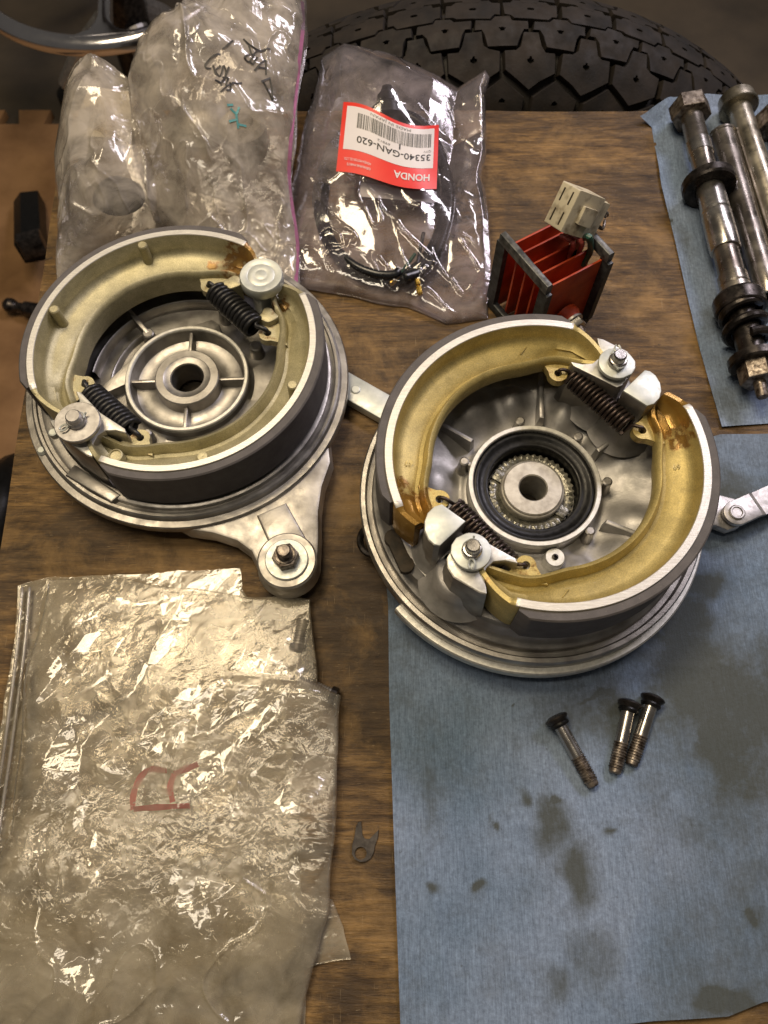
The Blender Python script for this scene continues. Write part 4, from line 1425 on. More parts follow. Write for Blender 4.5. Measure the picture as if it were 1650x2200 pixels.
row_near = [(-.47, -12.5), (-.37, -12.5), (-.31, -15.5), (-.24, -21.6), (.24, -21.6), (.31, -15.5), (.37, -12.5), (.47, -12.5), (.47, -7.4), (.18, -7.4), (.12, -5.2), (-.12, -5.2), (-.18, -7.4), (-.47, -7.4)]
row_mid = [(-.47, -6.6), (.47, -6.6), (.47, 6.6), (-.47, 6.6)]
row_mid = [(-.47, -4.4), (-.36, -4.4), (-.30, -6.5), (.30, -6.5), (.36, -4.4), (.47, -4.4), (.47, 4.4), (.36, 4.4), (.30, 6.5), (-.30, 6.5), (-.36, 4.4), (-.47, 4.4)]
lug_near = [(-.13, -14.0), (-.185, -20.8), (-.27, -23.0), (-.45, -23.2), (-.46, -32.4), (-.20, -37.0), (0.0, -40.5), (.20, -37.0), (.46, -32.4), (.45, -23.2), (.27, -23.0), (.185, -20.8), (.13, -14.0)]
lug_side = [(0.0, -44.0), (-.42, -36.5), (-.46, -50.0), (-.20, -56.0), (.20, -56.0), (.46, -50.0), (.42, -36.5)]
lug_side = [(0.0, -35.2), (-.20, -39.2), (-.43, -43.5), (-.43, -54.0), (.43, -54.0), (.43, -43.5), (.20, -39.2)]
protos = {}
zero_blocks = [('tread_block', row_near, 0.0), ('tread_block', row_mid, 0.5), ('tread_block', [(s_, -t_) for s_, t_ in row_near][::-1], 0.5), ('shoulder_lug', lug_near, 0.5), ('shoulder_lug', [(s_, -t_) for s_, t_ in lug_near][::-1], 0.0),
               ('side_lug', lug_side, 0.0), ('side_lug', [(s_, -t_) for s_, t_ in lug_side][::-1], 0.5)]
for nm, poly, off in zero_blocks:
    variants = []
    for q in range(3):
        jp = [(a_ + rng.uniform(-.018, .018), b_ + rng.uniform(-.55, .55)) for a_, b_ in poly]
        V, F = block(jp)
        Vx = np.array(V)                       # local coordinates turn about the tyre axis
        Vx[:, 2] -= AXZ
        variants.append(obj(nm, Vx, F, 'tyre', ty, angle=30))
    for k in range(-12, 13):
        q = (k + 12) % 3
        o = variants[q] if k < -9 else variants[q].copy()
        if k >= -9:
            COL.objects.link(o)
        o.location = (0, 0, AXZ * MM)
        o.rotation_euler = (0, (k + off) * PITCHA + R_(rng.uniform(-.08, .08)), 0)
# sidewall ribs on the far shoulder
for t0 in (62, 72):
    V, F = [], []
    for i in range(NA):
        phi = 2 * math.pi * i / NA
        for dt, h in ((-4, -H_T - .5), (-3.4, -2.6), (3.4, -2.6), (4, -H_T - .5)):
            V.append(tyre_pt(phi, t0 + dt, h))
    for i in range(NA):
        for j in range(3):
            i2 = (i + 1) % NA
            F.append((i * 4 + j, i * 4 + j + 1, i2 * 4 + j + 1, i2 * 4 + j))
    obj('sidewall_rib', V, F, 'tyre', ty, angle=30)

# ------------------------------------------------------------------ chrome foot ring of a stool
stl = thing('shop_stool', 'chrome stool foot ring with one spoke at the top left corner', 'stool', (-289, 858, FLOOR_Z))
c_ = np.array([-289.0, 858.0])
rad, cy = 139.0, 0.0
V, F = [], []
n1, n2 = 96, 16
for i in range(n1):
    a = 2 * math.pi * i / n1
    for j in range(n2):
        b_ = 2 * math.pi * j / n2
        r = rad + 9.5 * math.cos(b_)
        V.append((r * math.cos(a), cy + r * math.sin(a), 190 + 9.5 * math.sin(b_)))
for i in range(n1):
    for j in range(n2):
        F.append((i * n2 + j, ((i + 1) % n1) * n2 + j, ((i + 1) % n1) * n2 + (j + 1) % n2, i * n2 + (j + 1) % n2))
obj('foot_ring', V, F, 'chrome', stl, angle=180)
a_sp = math.degrees(math.atan2(at(225, 100, FLOOR_Z + 190)[1] - 858, at(225, 100, FLOOR_Z + 190)[0] + 289))
for a in (a_sp, a_sp + 120, a_sp + 240):
    c, s_ = math.cos(R_(a)), math.sin(R_(a))
    path = [(c * r, cy + s_ * r, 190 + 2) for r in np.linspace(20, rad - 2, 30)]
    rads = [7.5 + 22 * math.exp(-((rad - 6) - r) / 9.0) * 0.75 for r in np.linspace(20, rad - 2, 30)]
    V, F = tube(path, rads, 16)
    V = [(x_, y_, 192 + max(-8.0, min(8.0, z_ - 192))) for x_, y_, z_ in V]
    MB().add(V, F).build('spoke', 'chrome', stl, angle=60)
MB().add(*revolve([(24, 60), (24, 420), (20, 424), (0.001, 424)], 32), Matrix.Translation((0, cy, 0))).build('column', 'steel_dark', stl)
f0 = at(150, 190, FLOOR_Z + 35) - np.array([c_[0], c_[1], FLOOR_Z])
for k in range(3):
    ang = math.atan2(f0[1] - cy, f0[0]) + k * 2 * math.pi / 3
    Ln = math.hypot(f0[0], f0[1] - cy)
    e = np.array([Ln * math.cos(ang), cy + Ln * math.sin(ang), 40.0])
    b0 = np.array([20 * math.cos(ang), cy + 20 * math.sin(ang), 120.0])
    MB().add(*tube([b0, (b0 + e) / 2 + [0, 0, 6], e], [15, 14, 12], 12)).build('leg', 'washer', stl)
    MB().add(*revolve([(0.001, 2), (16, 2), (19, 8), (18, 30), (12, 36), (0.001, 37)], 20), Matrix.Translation((e[0], e[1], 0))).build('foot', 'rubber', stl)

# ------------------------------------------------------------------ loose parts on the floor at the left
g0, g1 = at(64, 440, FLOOR_Z + 20), at(68, 535, FLOOR_Z + 62)
gr = thing('foot_peg', 'black rubber foot peg with a steel end lying on the tan mat', 'foot peg', tuple(g0))
m_ = axis_matrix((0, 0, 0), g1 - g0)
Lg = float(np.linalg.norm(g1 - g0))
V, F = prism([(-13, -14), (9, -16), (16, -4), (15, 13), (-4, 16), (-15, 8)], 0, Lg, 2.0)
MB().add(V, F, m_).build('rubber_block', 'rubber', gr)
MB().add(*revolve([(8.5, Lg - 1), (8.5, Lg + 3), (7.5, Lg + 4), (4, Lg + 4), (3.5, Lg + 1), (0.001, Lg + 1)], 24), m_ @ Matrix.Translation((2, 1, 0))).build('steel_end', 'washer', gr)
MB().add(*prism([(-12, -12), (12, -12), (12, 10), (-12, 10)], Lg, Lg + 18, 2.0), m_ @ Matrix.Translation((4, 9, 0))).build('bracket', 'steel_dark', gr)
g0, g1 = at(16, 655, FLOOR_Z + 24), at(84, 668, FLOOR_Z + 24)
st_ = thing('ball_stud', 'black ball-ended stud poking out beside the left brake panel', 'stud', tuple(g0))
m_ = axis_matrix((0, 0, 0), g1 - g0)
Lg = float(np.linalg.norm(g1 - g0))
MB().add(*revolve([(0.001, -4), (5, -3.4), (7.6, 0), (8.2, 4), (7.0, 8), (5, 11), (5.2, 18), (7.5, 20), (8, 30), (8, Lg + 40), (0.001, Lg + 40)], 24), m_).build('stud_body', 'steel_dark', st_)
g0 = at(-14, 1100, FLOOR_Z + 30)
bl = thing('rubber_boot', 'black rubber lump cut off by the left edge below the bench', 'rubber part', tuple(g0))
V, F, mt_ = dome(0, 0, 34, 74, 34, 0)
Vn = np.array(V)
Vn[:, 0] += vnoise(Vn[:, 0], Vn[:, 1], 30, 4) * 5
MB().add(Vn, F, Matrix.Translation((0, 0, -20))).build('boot_body', 'rubber', bl)

# ------------------------------------------------------------------ rectifier with fins and plug
zt_ = 40.0
zr = 43.0
rA, rB, rC = at(1085, 503, zr), at(1178, 609, zr), at(1311, 540, zr)
rD = rA + rC - rB
rc = (rA + rC) / 2
rec = thing('rectifier', 'red finned rectifier in a worn black frame on the wood', 'rectifier', (rc[0], rc[1], 0))
A2, B2, C2, D2 = [(p_ - rc)[:2] for p_ in (rA, rB, rC, rD)]
e1 = (B2 - A2)
e2 = (C2 - B2)
l1, l2 = np.linalg.norm(e1), np.linalg.norm(e2)
e1 /= l1
e2 /= l2


def bar(p_, q_, wd, z0, z1, bev=0.4):
    p_, q_ = np.array(p_), np.array(q_)
    d_ = (q_ - p_) / np.linalg.norm(q_ - p_)
    n_ = np.array([-d_[1], d_[0]]) * wd / 2
    p_ = p_ - d_ * wd / 2
    q_ = q_ + d_ * wd / 2
    return prism([tuple(p_ + n_), tuple(p_ - n_), tuple(q_ - n_), tuple(q_ + n_)], z0, z1, bev)


for a_, b_ in ((A2, B2), (D2, C2)):
    V, F = bar(a_, b_, 2.6, zr - 4.5, zr, 0.5)
    obj('frame_bar', V, F, 'frame_worn', rec)
    V, F = bar(a_, b_, 2.6, 0.2, 4.5, 0.5)
    obj('frame_bar', V, F, 'frame', rec)
for p_ in (A2, B2, C2, D2):
    V, F = bar(p_ - e1 * 0.01 - e2 * 1.6, p_ + e1 * 0.01 + e2 * 1.6, 4.6, 4.3, zr - 4.3, 0.2)
    V, F = bar(p_ - e1 * 1.3, p_ + e1 * 1.3, 2.4, 4.5, zr - 4.5, 0.2)
    obj('frame_post', V, F, 'frame', rec)
nf = 5
for k in range(nf):
    o_ = A2 + e1 * (2.0 + (l1 - 3.6) * k / (nf - 1)) + e2 * 1.6
    V, F = bar(o_, o_ + e2 * (l2 - 3.2), 0.9, 2.0, zr - 5.2 + (0.8 if k % 2 else 0), 0.25)
    obj('fin', V, F, 'red', rec)
cmid = (A2 + e1 * l1 * 0.5 + e2 * l2 * 0.52)
zz_ = 15.0
p3 = np.array([*(cmid - e1 * l1 * 0.44), zz_])
q3 = np.array([*(cmid + e1 * (l1 * 0.5 + 13)), zz_])
m_ = axis_matrix(p3, q3)
Ls = float(np.linalg.norm(q3 - p3))
MB().add(*revolve([(2.2, 0), (2.2, Ls - 2.5), (1.6, Ls - 1), (0.001, Ls - 1)], 20), m_).build('stud', 'rusty', rec)
MB().add(*revolve([(5.2, l1 * 0.94), (5.2, l1 * 0.94 + 2.5), (4.6, l1 * 0.94 + 3.5), (4.2, l1 * .94 + 4.5), (2.0, l1 * .94 + 4.5)], 24), m_).build('red_bushing', 'red', rec)
MB().add(*revolve([(4.6, l1 * .94 + 4.6), (4.6, l1 * .94 + 5.5), (2.0, l1 * .94 + 5.5)], 24), m_).build('stud_washer', 'washer', rec)
MB().add(*prism(hexagon(4.0, 10), l1 * .94 + 5.6, l1 * .94 + 9, 0.5), m_).build('stud_nut', 'steel_bright', rec)
# plug on its wires
pc = at(1234, 452, zr + 10)
plug = thing('wire_connector', 'yellowed white four-slot plug resting on the red rectifier', 'connector', tuple(pc))
# local frame: x = mating face normal (towards left and down), y = face width, z = face height
fa = at(1177, 480, zr + 9) - pc
ax0 = -(14.0 * CR + 0.4 * CU + 11.0 * CF)
ax0 /= np.linalg.norm(ax0)
ay0 = -8.5 * CR - 15.9 * CU + 9.0 * CF
ay0 -= ax0 * ay0.dot(ax0)
ay0 /= np.linalg.norm(ay0)
az0 = np.cross(ax0, ay0)
m_ = Matrix(((ax0[0], ay0[0], az0[0], 0), (ax0[1], ay0[1], az0[1], 0), (ax0[2], ay0[2], az0[2], 0), (0, 0, 0, 1)))


def pbox(x0, x1, y0, y1, z0, z1, bev=0.6):
    V_, F_ = prism([(y0, z0), (y1, z0), (y1, z1), (y0, z1)], x0, x1, bev)
    return [(v[2] * 0.8, v[0] * 0.8, v[1] * 0.8) for v in V_], F_


MB().add(*pbox(-9, 9, -9.5, 9.5, -6.2, 6.2, 0.8), m_).build('plug_housing', 'nylon', plug)
mb = MB()
mb.add(*pbox(-6, 3, -4, 4, 6.0, 8.2, 0.5), m_)
mb.build('latch', 'nylon', plug)
MB().add(*pbox(-15, -8.8, -8.0, 8.0, -5, 5, 1.0), m_).build('rear_collar', 'nylon', plug)
for yy in (-4.6, 4.6):
    for zz in (-2.9, 2.9):
        MB().add(*pbox(8.6, 9.12, yy - 2.9, yy + 2.9, zz - 0.45, zz + 0.45, 0.05), m_).build('contact_slot', 'slot', plug)
for k in range(7):
    yy = -6.5 + k * 2.1
    zz = (-2.6, 2.4, -0.4)[k % 3]
    ln_ = 3.5 + (k * 37 % 5) * 0.8
    pts = [m_ @ Vector((-10.5, yy * 0.8, zz)), m_ @ Vector((-12.2 - ln_ * 0.5, yy * 0.85 + math.sin(k * 2.1), zz + math.cos(k * 1.7))), m_ @ Vector((-12 - ln_, yy * 0.9 + 2.2 * math.sin(k * 1.3), zz + 2.2 * math.cos(k * 2.3)))]
    MB().add(*tube(smooth_path([np.array(p_) for p_ in pts], 5), [0.75] * 6 + [0.6] * 4 + [0.35], 7)).build('wire_stub', ('nylon', 'rusty', 'ink_grey')[k % 3], plug)
e_ = np.array([*(cmid + e2 * 6 + e1 * 2 + rc[:2]), 30.0])
s0 = pc + np.array(m_ @ Vector((-9, 8.0, 2)))
s1_ = pc + np.array(m_ @ Vector((-6, 9.0, -2)))
w1 = smooth_path([s0 - pc, at(1266, 510, zr + 6) - pc, at(1268, 540, zr - 4) - pc, at(1252, 568, zr - 12) - pc], 8)
MB().add(*tube(w1, 1.25, 10)).build('green_lead', 'wire_green', plug)
w2 = smooth_path([s1_ - pc, at(1250, 520, zr + 2) - pc, at(1243, 545, zr - 8) - pc, at(1238, 570, zr - 16) - pc], 8)
MB().add(*tube(w2, 1.0, 10)).build('red_lead', 'wire_red', plug)
w3 = [(p_[0] - 3.0, p_[1] + 0.5, p_[2] - 1) for p_ in w2]
MB().add(*tube(w3, 1.0, 10)).build('red_lead', 'wire_red', plug)
MB().add(*tube([at(1243, 545, zr - 8) - pc, at(1236, 556, zr - 12) - pc], 1.9, 10)).build('crimp', 'steel_dark', plug)


# ------------------------------------------------------------------ plastic bags
class Bag:
    def __init__(s, B, Rr, T, L, ns, nt_, thick, crump, lumps=(), seed=1, power=0.55, flat=None, aniso=None, ridges=()):
        V, S, Tt, F = coons(B, Rr, T, L, ns, nt_)
        s.base = V.copy()
        s.S, s.T, s.F, s.ns, s.nt = S, Tt, F, ns, nt_
        env = (np.clip(4 * S * (1 - S), 0, 1) * np.clip(4 * Tt * (1 - Tt), 0, 1)) ** power
        x, y = V[:, 0], V[:, 1]
        h = thick * env
        for (u, v, z, rx, ry, amp) in lumps:
            c = at(u, v, z)
            h = h + amp * np.exp(-(((x - c[0]) / rx) ** 2 + ((y - c[1]) / ry) ** 2)) * np.minimum(1, env * 2.2)
        s.smooth = V.copy()
        s.smooth[:, 2] += h
        cr = np.zeros(len(V))
        for i, (cell, amp) in enumerate(crump):
            if aniso:
                a = R_(aniso[0])
                xx = (x * math.cos(a) + y * math.sin(a)) / aniso[1]
                yy = -x * math.sin(a) + y * math.cos(a)
            else:
                xx, yy = x, y
            cr += amp * facet(xx, yy, cell, seed + i * 3)
        for i, (cell, amp, wid) in enumerate(ridges):
            n_ = vnoise(xx, yy, cell, seed + 40 + i * 5) + 0.45 * vnoise(xx, yy, cell * 0.43, seed + 41 + i * 5) + 0.2 * facet(xx, yy, cell * 0.3, seed + 43 + i * 5)
            g_ = 0.5 + 0.5 * vnoise(x, y, cell * 1.4, seed + 44 + i * 5)
            cr += amp * np.exp(-np.abs(n_) / wid) * g_
        em = np.minimum(1, np.minimum.reduce([S, 1 - S, Tt, 1 - Tt]) * 9 + 0.25)
        if flat is not None:
            for (u, v, z, r, k) in flat:
                c = at(u, v, z)
                em = em * (1 - k * np.exp(-(((x - c[0]) ** 2 + (y - c[1]) ** 2) / r ** 2)))
        V = s.smooth.copy()
        V[:, 2] += cr * em
        # sideways ripple so that the outline is not ruled
        V[:, 0] += vnoise(x, y, 16, seed + 20) * 0.9 + facet(x, y, 9, seed + 21) * 0.4
        V[:, 1] += vnoise(x, y, 16, seed + 22) * 0.9 + facet(x, y, 9, seed + 23) * 0.4
        V[:, 2] = np.maximum(V[:, 2], 0.7)
        s.V = V
        low = s.base.copy()
        low[:, 0], low[:, 1] = V[:, 0], V[:, 1]
        low[:, 2] = np.where(np.minimum.reduce([S, 1 - S, Tt, 1 - Tt]) < 1e-6, V[:, 2], np.minimum(V[:, 2] - 0.15, np.maximum(0.3, s.base[:, 2] + 0.12 * facet(x, y, 12, seed + 5))))
        s.low = low

    def build(s, name, label, material, back=True, group='clear plastic bags on the bench', back_mat=None):
        t_ = thing(name, label, 'plastic bag', (0, 0, 0), group=group)
        obj('front_film', s.V, s.F, material, t_, angle=180)
        if back:
            obj('back_film', s.low, [f[::-1] for f in s.F], back_mat or material, t_, angle=180)
        s.root = t_
        return t_

    def z(s, x, y, src=None):
        src = s.V if src is None else src
        d = (src[:, 0] - x) ** 2 + (src[:, 1] - y) ** 2
        k = np.argpartition(d, 6)[:6]
        ww = 1 / (d[k] + 0.3)
        return float((src[k, 2] * ww).sum() / ww.sum())

    def find(s, u, v):
        """surface point of the front film that the camera sees at (u, v)"""
        d = s.V - np.array([0, 0, CAM_H])
        dep = d @ CF
        uu = 825 + FPX * (d @ CR) / dep
        vv = 1100 - FPX * (d @ CU) / dep
        k = np.argmin((uu - u) ** 2 + (vv - v) ** 2)
        return s.V[k]


def marker(bag, strokes, rad, material, name='handwriting', lift=0.35):
    """felt pen strokes laid on the film, each a flat ribbon following the surface"""
    mb = MB()
    for stn in strokes:
        pts = smooth_path([bag.find(u, v) for u, v in stn], 8) if len(stn) > 2 else [bag.find(*stn[0]) * (1 - k) + bag.find(*stn[1]) * k for k in np.linspace(0, 1, 8)]
        pts = [np.array(p_) for p_ in pts]
        V_, F_ = [], []
        for i, p_ in enumerate(pts):
            z_ = bag.z(p_[0], p_[1]) + lift
            d_ = pts[min(i + 1, len(pts) - 1)] - pts[max(i - 1, 0)]
            d_ = d_ / (np.linalg.norm(d_) + 1e-9)
            view = np.array([0, 0, CAM_H]) - p_
            view = np.array([0, -0.5, 0.85])
            n_ = np.cross(d_, view)
            n_ /= (np.linalg.norm(n_) + 1e-9)
            wd = rad * (0.95 + 0.12 * math.sin(i * 0.6 + len(stn)))
            V_ += [(p_[0] + n_[0] * wd, p_[1] + n_[1] * wd, z_ + n_[2] * wd), (p_[0] - n_[0] * wd, p_[1] - n_[1] * wd, z_ - n_[2] * wd)]
        F_ = [(2 * i, 2 * i + 1, 2 * i + 3, 2 * i + 2) for i in range(len(pts) - 1)]
        mb.add(V_, F_)
    return mb.build(name, material, bag.root, angle=180)


# 1. hazy zip bag underneath, bottom left
zb = Bag(im([(-60, 2330), (250, 2300), (660, 2290)], 0.5), im([(660, 2290), (640, 1700), (600, 1400), (520, 1266), (519, 1219)], 0.5),
         im([(38, 1262), (110, 1240), (300, 1232), (519, 1219)], 0.5), im([(-60, 2330), (-40, 1900), (0, 1600), (28, 1380), (38, 1262)], 0.5),
         120, 170, 2.5, [(26, 1.0), (11, 0.6)], seed=3)
zb.build('zip_bag', 'flattened hazy zip bag at the bottom of the bottom-left pile, zip strip on its left', 'film_hazy')
for k, off in enumerate((0.0, 2.6)):
    P_ = smooth_path([at(u + off * 6, v, 3.2) for u, v in ((48, 1262), (36, 1400), (10, 1600), (-20, 1800), (-60, 2100))], 10)
    MB().add(*tube(P_, 0.55, 8)).build('zip_rib', 'zip_clear', zb.root, angle=180)
# 2. small flat bag poking out at the right
sb = Bag(im([(500, 2140), (640, 2085), (752, 2062)], 0.6), im([(752, 2062), (738, 1990), (712, 1930)], 0.6), im([(480, 1880), (600, 1900), (712, 1930)], 0.6), im([(500, 2140), (480, 1880)], 0.6),
         70, 70, 1.6, [(14, 0.7), (6, 0.3)], seed=8)
sb.build('small_bag', 'small clear bag corner sticking out below the bottom-left pile', 'film_hazy')
# 3. big crumpled bag on top
bb = Bag(im([(-160, 2340), (200, 2330), (640, 2320)], 3.2), im([(640, 2320), (650, 2150), (705, 1960, 4), (718, 1800, 4.5), (724, 1620, 5), (736, 1492, 6), (684, 1470, 5), (676, 1360, 4), (668, 1292, 3.6)], 3.2),
         im([(98, 1300), (104, 1246), (260, 1240), (420, 1264), (560, 1282), (668, 1292)], 3.6), im([(-160, 2340), (-70, 1980), (20, 1790), (40, 1640), (62, 1440), (98, 1300)], 3.2),
         360, 500, 7.5, [(44, 2.4), (20, 2.2), (10, 1.45), (5, 0.55)], seed=5, power=0.4, aniso=(62, 1.6), ridges=[(30, 1.2, 0.03)], lumps=[(640, 1390, 4, 9, 9, 4), (690, 1500, 4, 10, 8, 3.5), (420, 1700, 4, 26, 30, 2.5)])
bb.build('crumpled_bag', 'big crumpled clear bag with red marker writing, topmost of the bottom-left pile', 'film_hazy')
marker(bb, [[(355, 1655), (320, 1652), (296, 1672), (284, 1705), (282, 1740)], [(284, 1738), (330, 1734), (405, 1730)], [(372, 1662), (400, 1650), (424, 1640)], [(372, 1662), (362, 1690), (368, 1722)]], 1.0, 'ink_red', lift=-1.6)
# inner liner sheet gives the pile its layered look
for (hu, hv, eu, ev, lbl) in ((640, 1392, 652, 1330, 'dark-headed bolt seen through the crumpled bag, upper of two'), (716, 1494, 640, 1462, 'threaded bolt showing at the right corner of the crumpled bag')):
    p, q = at(hu, hv, 3.4), at(eu, ev, 3.4)
    bolt = thing('bagged_bolt', lbl, 'bolt', tuple(p))
    m_ = axis_matrix((0, 0, 0), q - p)
    Ln = float(np.linalg.norm(q - p))
    MB().add(*revolve([(0.001, -1.4), (3.0, -1.2), (3.1, 1.0), (2.2, 1.2)], 20), m_).build('bolt_head', 'steel_dark', bolt)
    MB().add(*revolve([(2.2, 1)] + thread_prof(2.3, 1.4, Ln) + [(0.001, Ln)], 20), m_).build('thread', 'washer', bolt)

# 4. small puffed bag, upper left
pb = Bag(im([(118, 610, 2), (240, 560, 2), (440, 500, 2)]), im([(440, 500, 2), (440, 380, 8), (360, 260, 18), (300, 215, 26)]), im([(150, 215, 24), (178, 158, 34), (210, 146, 38), (250, 168, 36), (300, 215, 26)]),
         im([(118, 610, 2), (128, 480, 4), (124, 380, 8), (140, 300, 14), (136, 240, 20), (150, 215, 24)]), 190, 240, 20, [(34, 4.4), (16, 2.0), (8, 0.6)], seed=12, power=0.45, ridges=[(30, 2.6, 0.06), (14, 1.0, 0.07)],
         lumps=[(250, 440, 14, 20, 26, 9), (200, 300, 16, 16, 20, 8)])
pb.build('parts_bag', 'small puffed-up milky bag at the upper left, left of the marked bag', 'film_milky')
# things in it
c0 = at(252, 408, 12)
rb = thing('rubber_plug', 'dark rubber part showing through the small puffed bag', 'rubber part', tuple(c0))
V, F, mt_ = dome(0, 0, 13, 10, 10, -5)
MB().add(V, F, mt_).build('plug_body', 'rubber', rb)
c0 = at(230, 250, 16)
rb = thing('plastic_housing', 'cream plastic housing inside the small puffed bag', 'housing', tuple(c0))
MB().add(*prism([(-14, -16), (12, -18), (15, 12), (-10, 16)], -14, 4, 2.5)).build('housing_body', 'cream', rb)

# 5. marked zip bag, upper centre left
hb = Bag(im([(400, 560, 2), (520, 620, 2), (640, 660, 2)]),
         im([(640, 660, 2), (650, 560, 6), (636, 460, 12), (626, 400, 18), (634, 300, 28), (650, 170, 38), (660, 80, 42), (652, -60, 44)]),
         im([(470, -70, 46), (540, -75, 50), (652, -60, 44)]),
         im([(400, 560, 2), (330, 470, 10), (284, 330, 22), (280, 210, 34), (306, 140, 40), (360, 90, 44), (430, 20, 46), (470, -70, 46)]),
         220, 340, 15, [(52, 4.0), (22, 2.0), (10, 1.1), (5, 0.6)], seed=17, ridges=[(34, 2.6, 0.06), (13, 1.2, 0.07)], power=0.4, lumps=[(420, 260, 36, 26, 34, 9), (380, 120, 46, 20, 22, 6)], flat=[(560, 330, 30, 26, 0.75)])
hb.build('marked_zip_bag', 'tall milky zip bag with black handwriting and a pink zip edge', 'film_milky')
zp = [hb.find(u, v) + np.array([0, 0, 0.6]) for u, v in ((650, 8), (652, 60), (644, 130), (636, 200), (626, 300), (622, 390), (630, 460), (640, 530), (636, 610))]
V_, F_ = [], []
zp = smooth_path(zp, 10)
for p_ in zp:
    V_ += [(p_[0] - 0.75, p_[1], p_[2] + 0.5), (p_[0] + 0.75, p_[1], p_[2] + 0.1)]
MB().add(V_, [(2 * i, 2 * i + 1, 2 * i + 3, 2 * i + 2) for i in range(len(zp) - 1)]).build('zip_strip', 'zip_pink', hb.root, angle=180)
K = 640 / 1553 * 0 + 680 / 1650.0


def zz3(pts):
    return [(x_ * K, y_ * K) for x_, y_ in pts]


marker(hb, [zz3(q_) for q_ in (
    [(1268, 205), (1300, 235), (1345, 265), (1410, 262)], [(1215, 215), (1190, 235), (1160, 262)], [(1345, 265), (1318, 290), (1300, 240)],
    [(1305, 285), (1278, 305), (1300, 325), (1330, 290)], [(1300, 325), (1322, 338), (1345, 300)],
    [(1325, 375), (1385, 318)], [(1385, 318), (1388, 395)], [(1345, 352), (1386, 362)],
    [(1362, 432), (1410, 412)], [(1370, 430), (1400, 480), (1420, 525), (1418, 470), (1408, 412)],
    [(1150, 285), (1108, 300), (1072, 340), (1075, 360), (1100, 362)], [(1112, 345), (1128, 395)],
    [(1150, 345), (1125, 372), (1150, 400), (1168, 350), (1178, 385), (1160, 430), (1120, 420)],
    [(1195, 350), (1150, 452)], [(1160, 405), (1188, 412), (1180, 450)], [(1265, 435), (1210, 445), (1150, 485)], [(1200, 432), (1205, 470), (1180, 478)])], 0.42, 'ink')
marker(hb, [zz3(q_) for q_ in ([(1185, 548), (1215, 552)], [(1200, 570), (1235, 592), (1250, 560)], [(1195, 640), (1240, 625)], [(1230, 600), (1242, 672)], [(1240, 655), (1285, 660)])], 0.5, 'ink_teal')
c0 = at(430, 240, 34)
rb = thing('lamp_part', 'dark grubby lump showing through the tall marked bag', 'lamp part', tuple(c0))
V, F, mt_ = dome(0, 0, 17, 14, 9, -6)
MB().add(V, F, mt_).build('lamp_body', 'cast_dirty', rb)
c0 = at(520, 270, 36)
rb = thing('lamp_socket', 'cream round socket inside the tall marked bag', 'lamp part', tuple(c0))
MB().add(*revolve([(10, -16), (10, 0), (8, 2), (5, 2), (4, -2), (0.001, -2)], 28)).build('socket_body', 'cream', rb)

# 6. clear parts bag with the switch lead
cb = Bag(im([(588, 640, 1), (650, 622, 1), (760, 640, 1), (870, 660, 1), (960, 694, 1), (1054, 684, 1)]),
         im([(1054, 684, 1), (1056, 560, 2), (1050, 470, 4), (1038, 400, 5), (1046, 290, 8), (1044, 215, 14), (1050, 165, 18)]),
         im([(690, 122, 20), (742, 97, 24), (850, 132, 22), (930, 165, 18), (980, 196, 12), (1040, 152, 20), (1050, 165, 18)]),
         im([(588, 640, 1), (600, 540, 3), (630, 400, 8), (655, 260, 14), (680, 180, 18), (690, 122, 20)]),
         240, 330, 15, [(46, 4.2), (22, 2.4), (11, 0.8)], seed=25, ridges=[(32, 2.6, 0.045), (16, 1.5, 0.06)], power=0.42, lumps=[(830, 240, 18, 16, 20, 6)],
         flat=[(830, 315, 20, 42, 0.93)], aniso=(112, 1.7))
cb.build('switch_lead_bag', 'clear crinkled parts bag with a red and white printed label', 'film_clear', back_mat='film_back')


# label stuck to the inside of the film
def under(u, v, dz):
    """point just under the smooth film surface seen at (u, v)"""
    z = 24.0
    for _ in range(12):
        p_ = at(u, v, z)
        z = 0.5 * z + 0.5 * (cb.z(p_[0], p_[1], cb.smooth) + dz)
    return at(u, v, z)


la, lb, lc, ld = (738, 224), (943, 273), (938, 409), (722, 371)   # image corners: top left, top right, bottom right, bottom left
NU, NV = 33, 21
G = np.zeros((NU, NV, 3))
for i in range(NU):
    for j in range(NV):
        a, b_ = i / (NU - 1), j / (NV - 1)       # a: reading direction, b: reading down
        c00, c10, c01, c11 = np.array(lc), np.array(ld), np.array(lb), np.array(la)
        uv = (1 - a) * (1 - b_) * c00 + a * (1 - b_) * c10 + (1 - a) * b_ * c01 + a * b_ * c11
        bow = 10 * math.sin(math.pi * 2 * (a - 0.08)) * (0.6 + 0.4 * b_)
        G[i, j] = (*(uv + np.array([0, bow])), 0)
lz = {}
for i in range(0, NU):
    for j in range(0, NV):
        G[i, j] = under(G[i, j, 0], G[i, j, 1], 0.9)
# relax the heights so that the print is smooth
for _ in range(6):
    Z_ = G[..., 2].copy()
    Z_[1:-1, :] = (Z_[2:, :] + Z_[:-2, :] + 2 * Z_[1:-1, :]) / 4
    Z_[:, 1:-1] = (Z_[:, 2:] + Z_[:, :-2] + 2 * Z_[:, 1:-1]) / 4
    G[..., 2] = Z_


def lab(a, b_, dz=0.0):
    x_, y_ = a * (NU - 1), b_ * (NV - 1)
    i, j = int(min(max(x_, 0), NU - 2)), int(min(max(y_, 0), NV - 2))
    fx, fy = x_ - i, y_ - j
    p_ = G[i, j] * (1 - fx) * (1 - fy) + G[i + 1, j] * fx * (1 - fy) + G[i, j + 1] * (1 - fx) * fy + G[i + 1, j + 1] * fx * fy
    return (p_[0], p_[1] - 0.3 * dz, p_[2] + dz)


